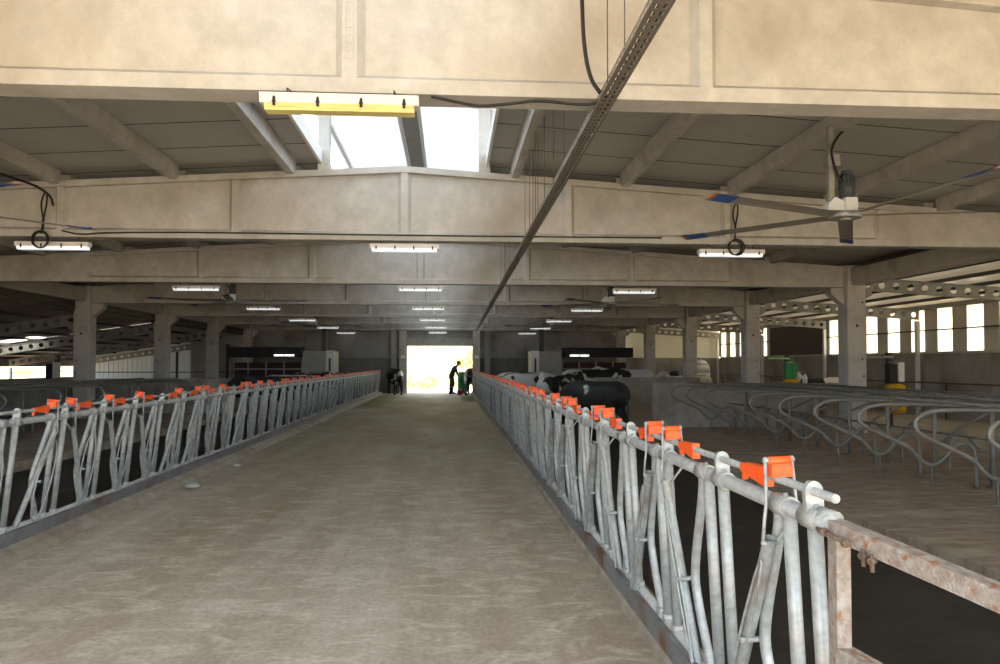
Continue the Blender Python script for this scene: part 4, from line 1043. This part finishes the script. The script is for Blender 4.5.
# ------------------------------------------------------------------ milking cabinets near the end wall
def cabinet(x, y, side, label):
    e = empty('milking_cabinet', (x, y, 0)); tag(e, label, 'cabinet', 'white milking cabinets'); i = -side
    m = MB(); m.box((-0.75, -0.6, 0.0), (0.75, 0.9, 2.25)); m.build('body', 'grey_sheet', e)
    a, b_ = (i*0.75, i*0.40)
    m = MB(); m.box((min(a, b_)-0.02, -0.66, 0.0), (max(a, b_)+0.02, -0.6, 2.28)); m.build('front_panel', 'white_panel', e)
    m = MB(); m.box((i*0.56-0.05, -0.68, 0.7), (i*0.56+0.05, -0.655, 1.9)); m.build('slot', 'steel_dark', e)
    m = MB(); m.box((-0.12-side*0.2, -0.2, 2.25), (0.12-side*0.2, 0.1, 3.4)); m.build('duct', 'steel_dark', e)
    m = MB(); m.box((side*0.75, -0.5, 1.35), (side*4.2, -0.45, 1.42)); m.box((side*0.75, -0.5, 0.9), (side*4.2, -0.45, 0.96))
    for q in range(5): m.box((side*(0.8+q*0.85)-0.03, -0.5, 0), (side*(0.8+q*0.85)+0.03, -0.45, 1.75))
    m.build('gate_rails', 'steel_grey', e)
    m = MB(); m.box((min(side*1.0, side*4.2), 0.3, 0.0), (max(side*1.0, side*4.2), 0.9, 1.7)); m.build('stall_box', 'dark_red', e)
    m = MB(); m.box((min(side*1.0, side*4.5), 0.0, 1.95), (max(side*1.0, side*4.5), 1.0, 2.45)); m.build('overhead_housing', 'black', e)
    for q in (0, 1):
        m = MB(); c = side*(1.5+q*0.5); m.box((c-0.22, -0.06, 2.02), (c+0.22, -0.0, 2.08)); m.build('tube_lamp', 'lamp', e)
mat('lamp', (0.9, 0.9, 0.9), None, emit=((0.95, 0.98, 1.0), 1.2))
cabinet(4.75, 36.0, 1, 'white and grey milking cabinet behind the right fence near the end wall')
cabinet(-6.35, 36.0, -1, 'white and grey milking cabinet behind the left fence near the end wall')

# ------------------------------------------------------------------ small things
m = MB(); m.ball((0, 0, 0.035), (.11, .08, .05), 9, 5)
for i, v in enumerate(m.v): m.v[i] = (v[0]*(1+random.uniform(-.2, .2)), v[1]*(1+random.uniform(-.2, .2)), max(0.0, v[2]*(1+random.uniform(-.25, .15))))
o = m.build('stone', 'stone', None, (-3.40, 9.85, 0.0)); tag(o, 'grey stone lying on the floor beside the left kerb', 'stone', 'loose stones')
o2 = place('stone', o.data, None, (-3.42, 11.9, -0.01), (0, 0, 1.2)); o2.scale = (.7, .7, .6); tag(o2, 'smaller stone farther along the left kerb', 'stone', 'loose stones')
e = empty('bottle', (9.35, 18.48, 1.13)); tag(e, 'small white bottle standing on the right pen wall', 'bottle')
m = MB()
for a, c in zip([(.05, 0), (.06, .02), (.06, .16), (.025, .21)], [(.06, .02), (.06, .16), (.025, .21), (.025, .24)]): m.cyl((0, 0, a[1]), (0, 0, c[1]), a[0], 10, c[0])
m.build('body', 'white_panel', e); m = MB(); m.cyl((0, 0, .24), (0, 0, .28), .03, 10); m.build('cap', 'red', e)
e = empty('water_tank', (13.6, 39.0, -0.05)); tag(e, 'pale plastic tank in the far right aisle', 'tank')
m = MB()
prof = [(.60, 0), (.68, .1), (.70, 1.2), (.66, 1.6), (.45, 1.85), (.2, 1.92)]
for a, c in zip(prof, prof[1:]): m.cyl((0, 0, a[1]), (0, 0, c[1]), a[0], 18, c[0])
m.build('body', 'white_steel', e); m = MB(); m.cyl((0, 0, 1.92), (0, 0, 2.0), .22, 14); m.build('lid', 'steel_dark', e)
# feed left along the fences
def feed(x0, x1, y0, y1, h, label):
    m = MB(); nx, ny = 9, int((y1-y0)/0.22); vs = []; fs = []
    for j in range(ny+1):
        for i in range(nx+1):
            u = i/nx; hh = h*math.sin(PI*u)**1.3*random.uniform(.45, 1.25)*math.sin(PI*min(1, max(0, j/ny)))**0.4
            vs.append((x0+(x1-x0)*u+random.uniform(-.04, .04), y0+(y1-y0)*j/ny, 0.004+hh))
    for j in range(ny):
        for i in range(nx): fs.append((j*(nx+1)+i, j*(nx+1)+i+1, (j+1)*(nx+1)+i+1, (j+1)*(nx+1)+i))
    m._add(vs, fs, True); tag(m.build('feed', 'feed'), label, 'feed', None, 'stuff')
feed(-3.58, -2.6, 27.5, 36.9, 0.12, 'chopped green feed scattered along the far left fence')
feed(0.55, 1.15, 31.0, 36.6, 0.10, 'chopped green feed scattered along the far right fence')

# ------------------------------------------------------------------ outside, beyond the doorway
m = MB(); nx, ny = 24, 12; vs = []; fs = []
for j in range(ny+1):
    for i in range(nx+1):
        x = -40+80*i/nx; t = j/ny; vs.append((x, 50+45*t, -0.35+14*t**0.9+random.uniform(-.5, .5)*min(1, t*4)))
for j in range(ny):
    for i in range(nx): fs.append((j*(nx+1)+i, j*(nx+1)+i+1, (j+1)*(nx+1)+i+1, (j+1)*(nx+1)+i))
m._add(vs, fs, True); struct(tag(m.build('hillside', 'hill'), 'dry sunlit slope beyond the far doorway', 'hillside'))
def shrub(x, y, z, r, label):
    e = empty('shrub', (x, y, z)); tag(e, label, 'shrub', 'shrubs beyond the doorway')
    m = MB()
    for q in range(260):
        th = random.uniform(0, 2*PI); ph = math.acos(random.uniform(-0.3, 1)); rr = r*random.uniform(.6, 1)
        c = Vector((rr*math.sin(ph)*math.cos(th), rr*math.sin(ph)*math.sin(th), r*0.75+rr*math.cos(ph)*0.9)); s_ = r*0.16
        a = Vector((random.uniform(-1, 1), random.uniform(-1, 1), random.uniform(-1, 1))).normalized()*s_; b2 = a.cross(Vector((random.uniform(-1, 1), random.uniform(-1, 1), 1))).normalized()*s_*0.6
        m._add([c-a, c+b2, c+a, c-b2], [(0,1,2,3)])
    m.build('foliage', 'leaf', e); m = MB()
    m.tube([(0, 0, -0.3), (0.05, 0, r*0.6), (0, 0.05, r*1.1)], [r*0.07, r*0.05, r*0.02], 6); m.build('stem', 'bark', e)
shrub(0.6, 50.0, -0.3, 1.0, 'olive shrub behind the person in the doorway'); shrub(-1.5, 50.6, -0.3, 0.7, 'small olive shrub at the middle of the doorway view')
shrub(-2.6, 49.8, -0.3, 0.65, 'small olive shrub at the left of the doorway view'); shrub(1.5, 54.0, 0.8, 1.1, 'yellow-green shrub up the slope at the right of the doorway')
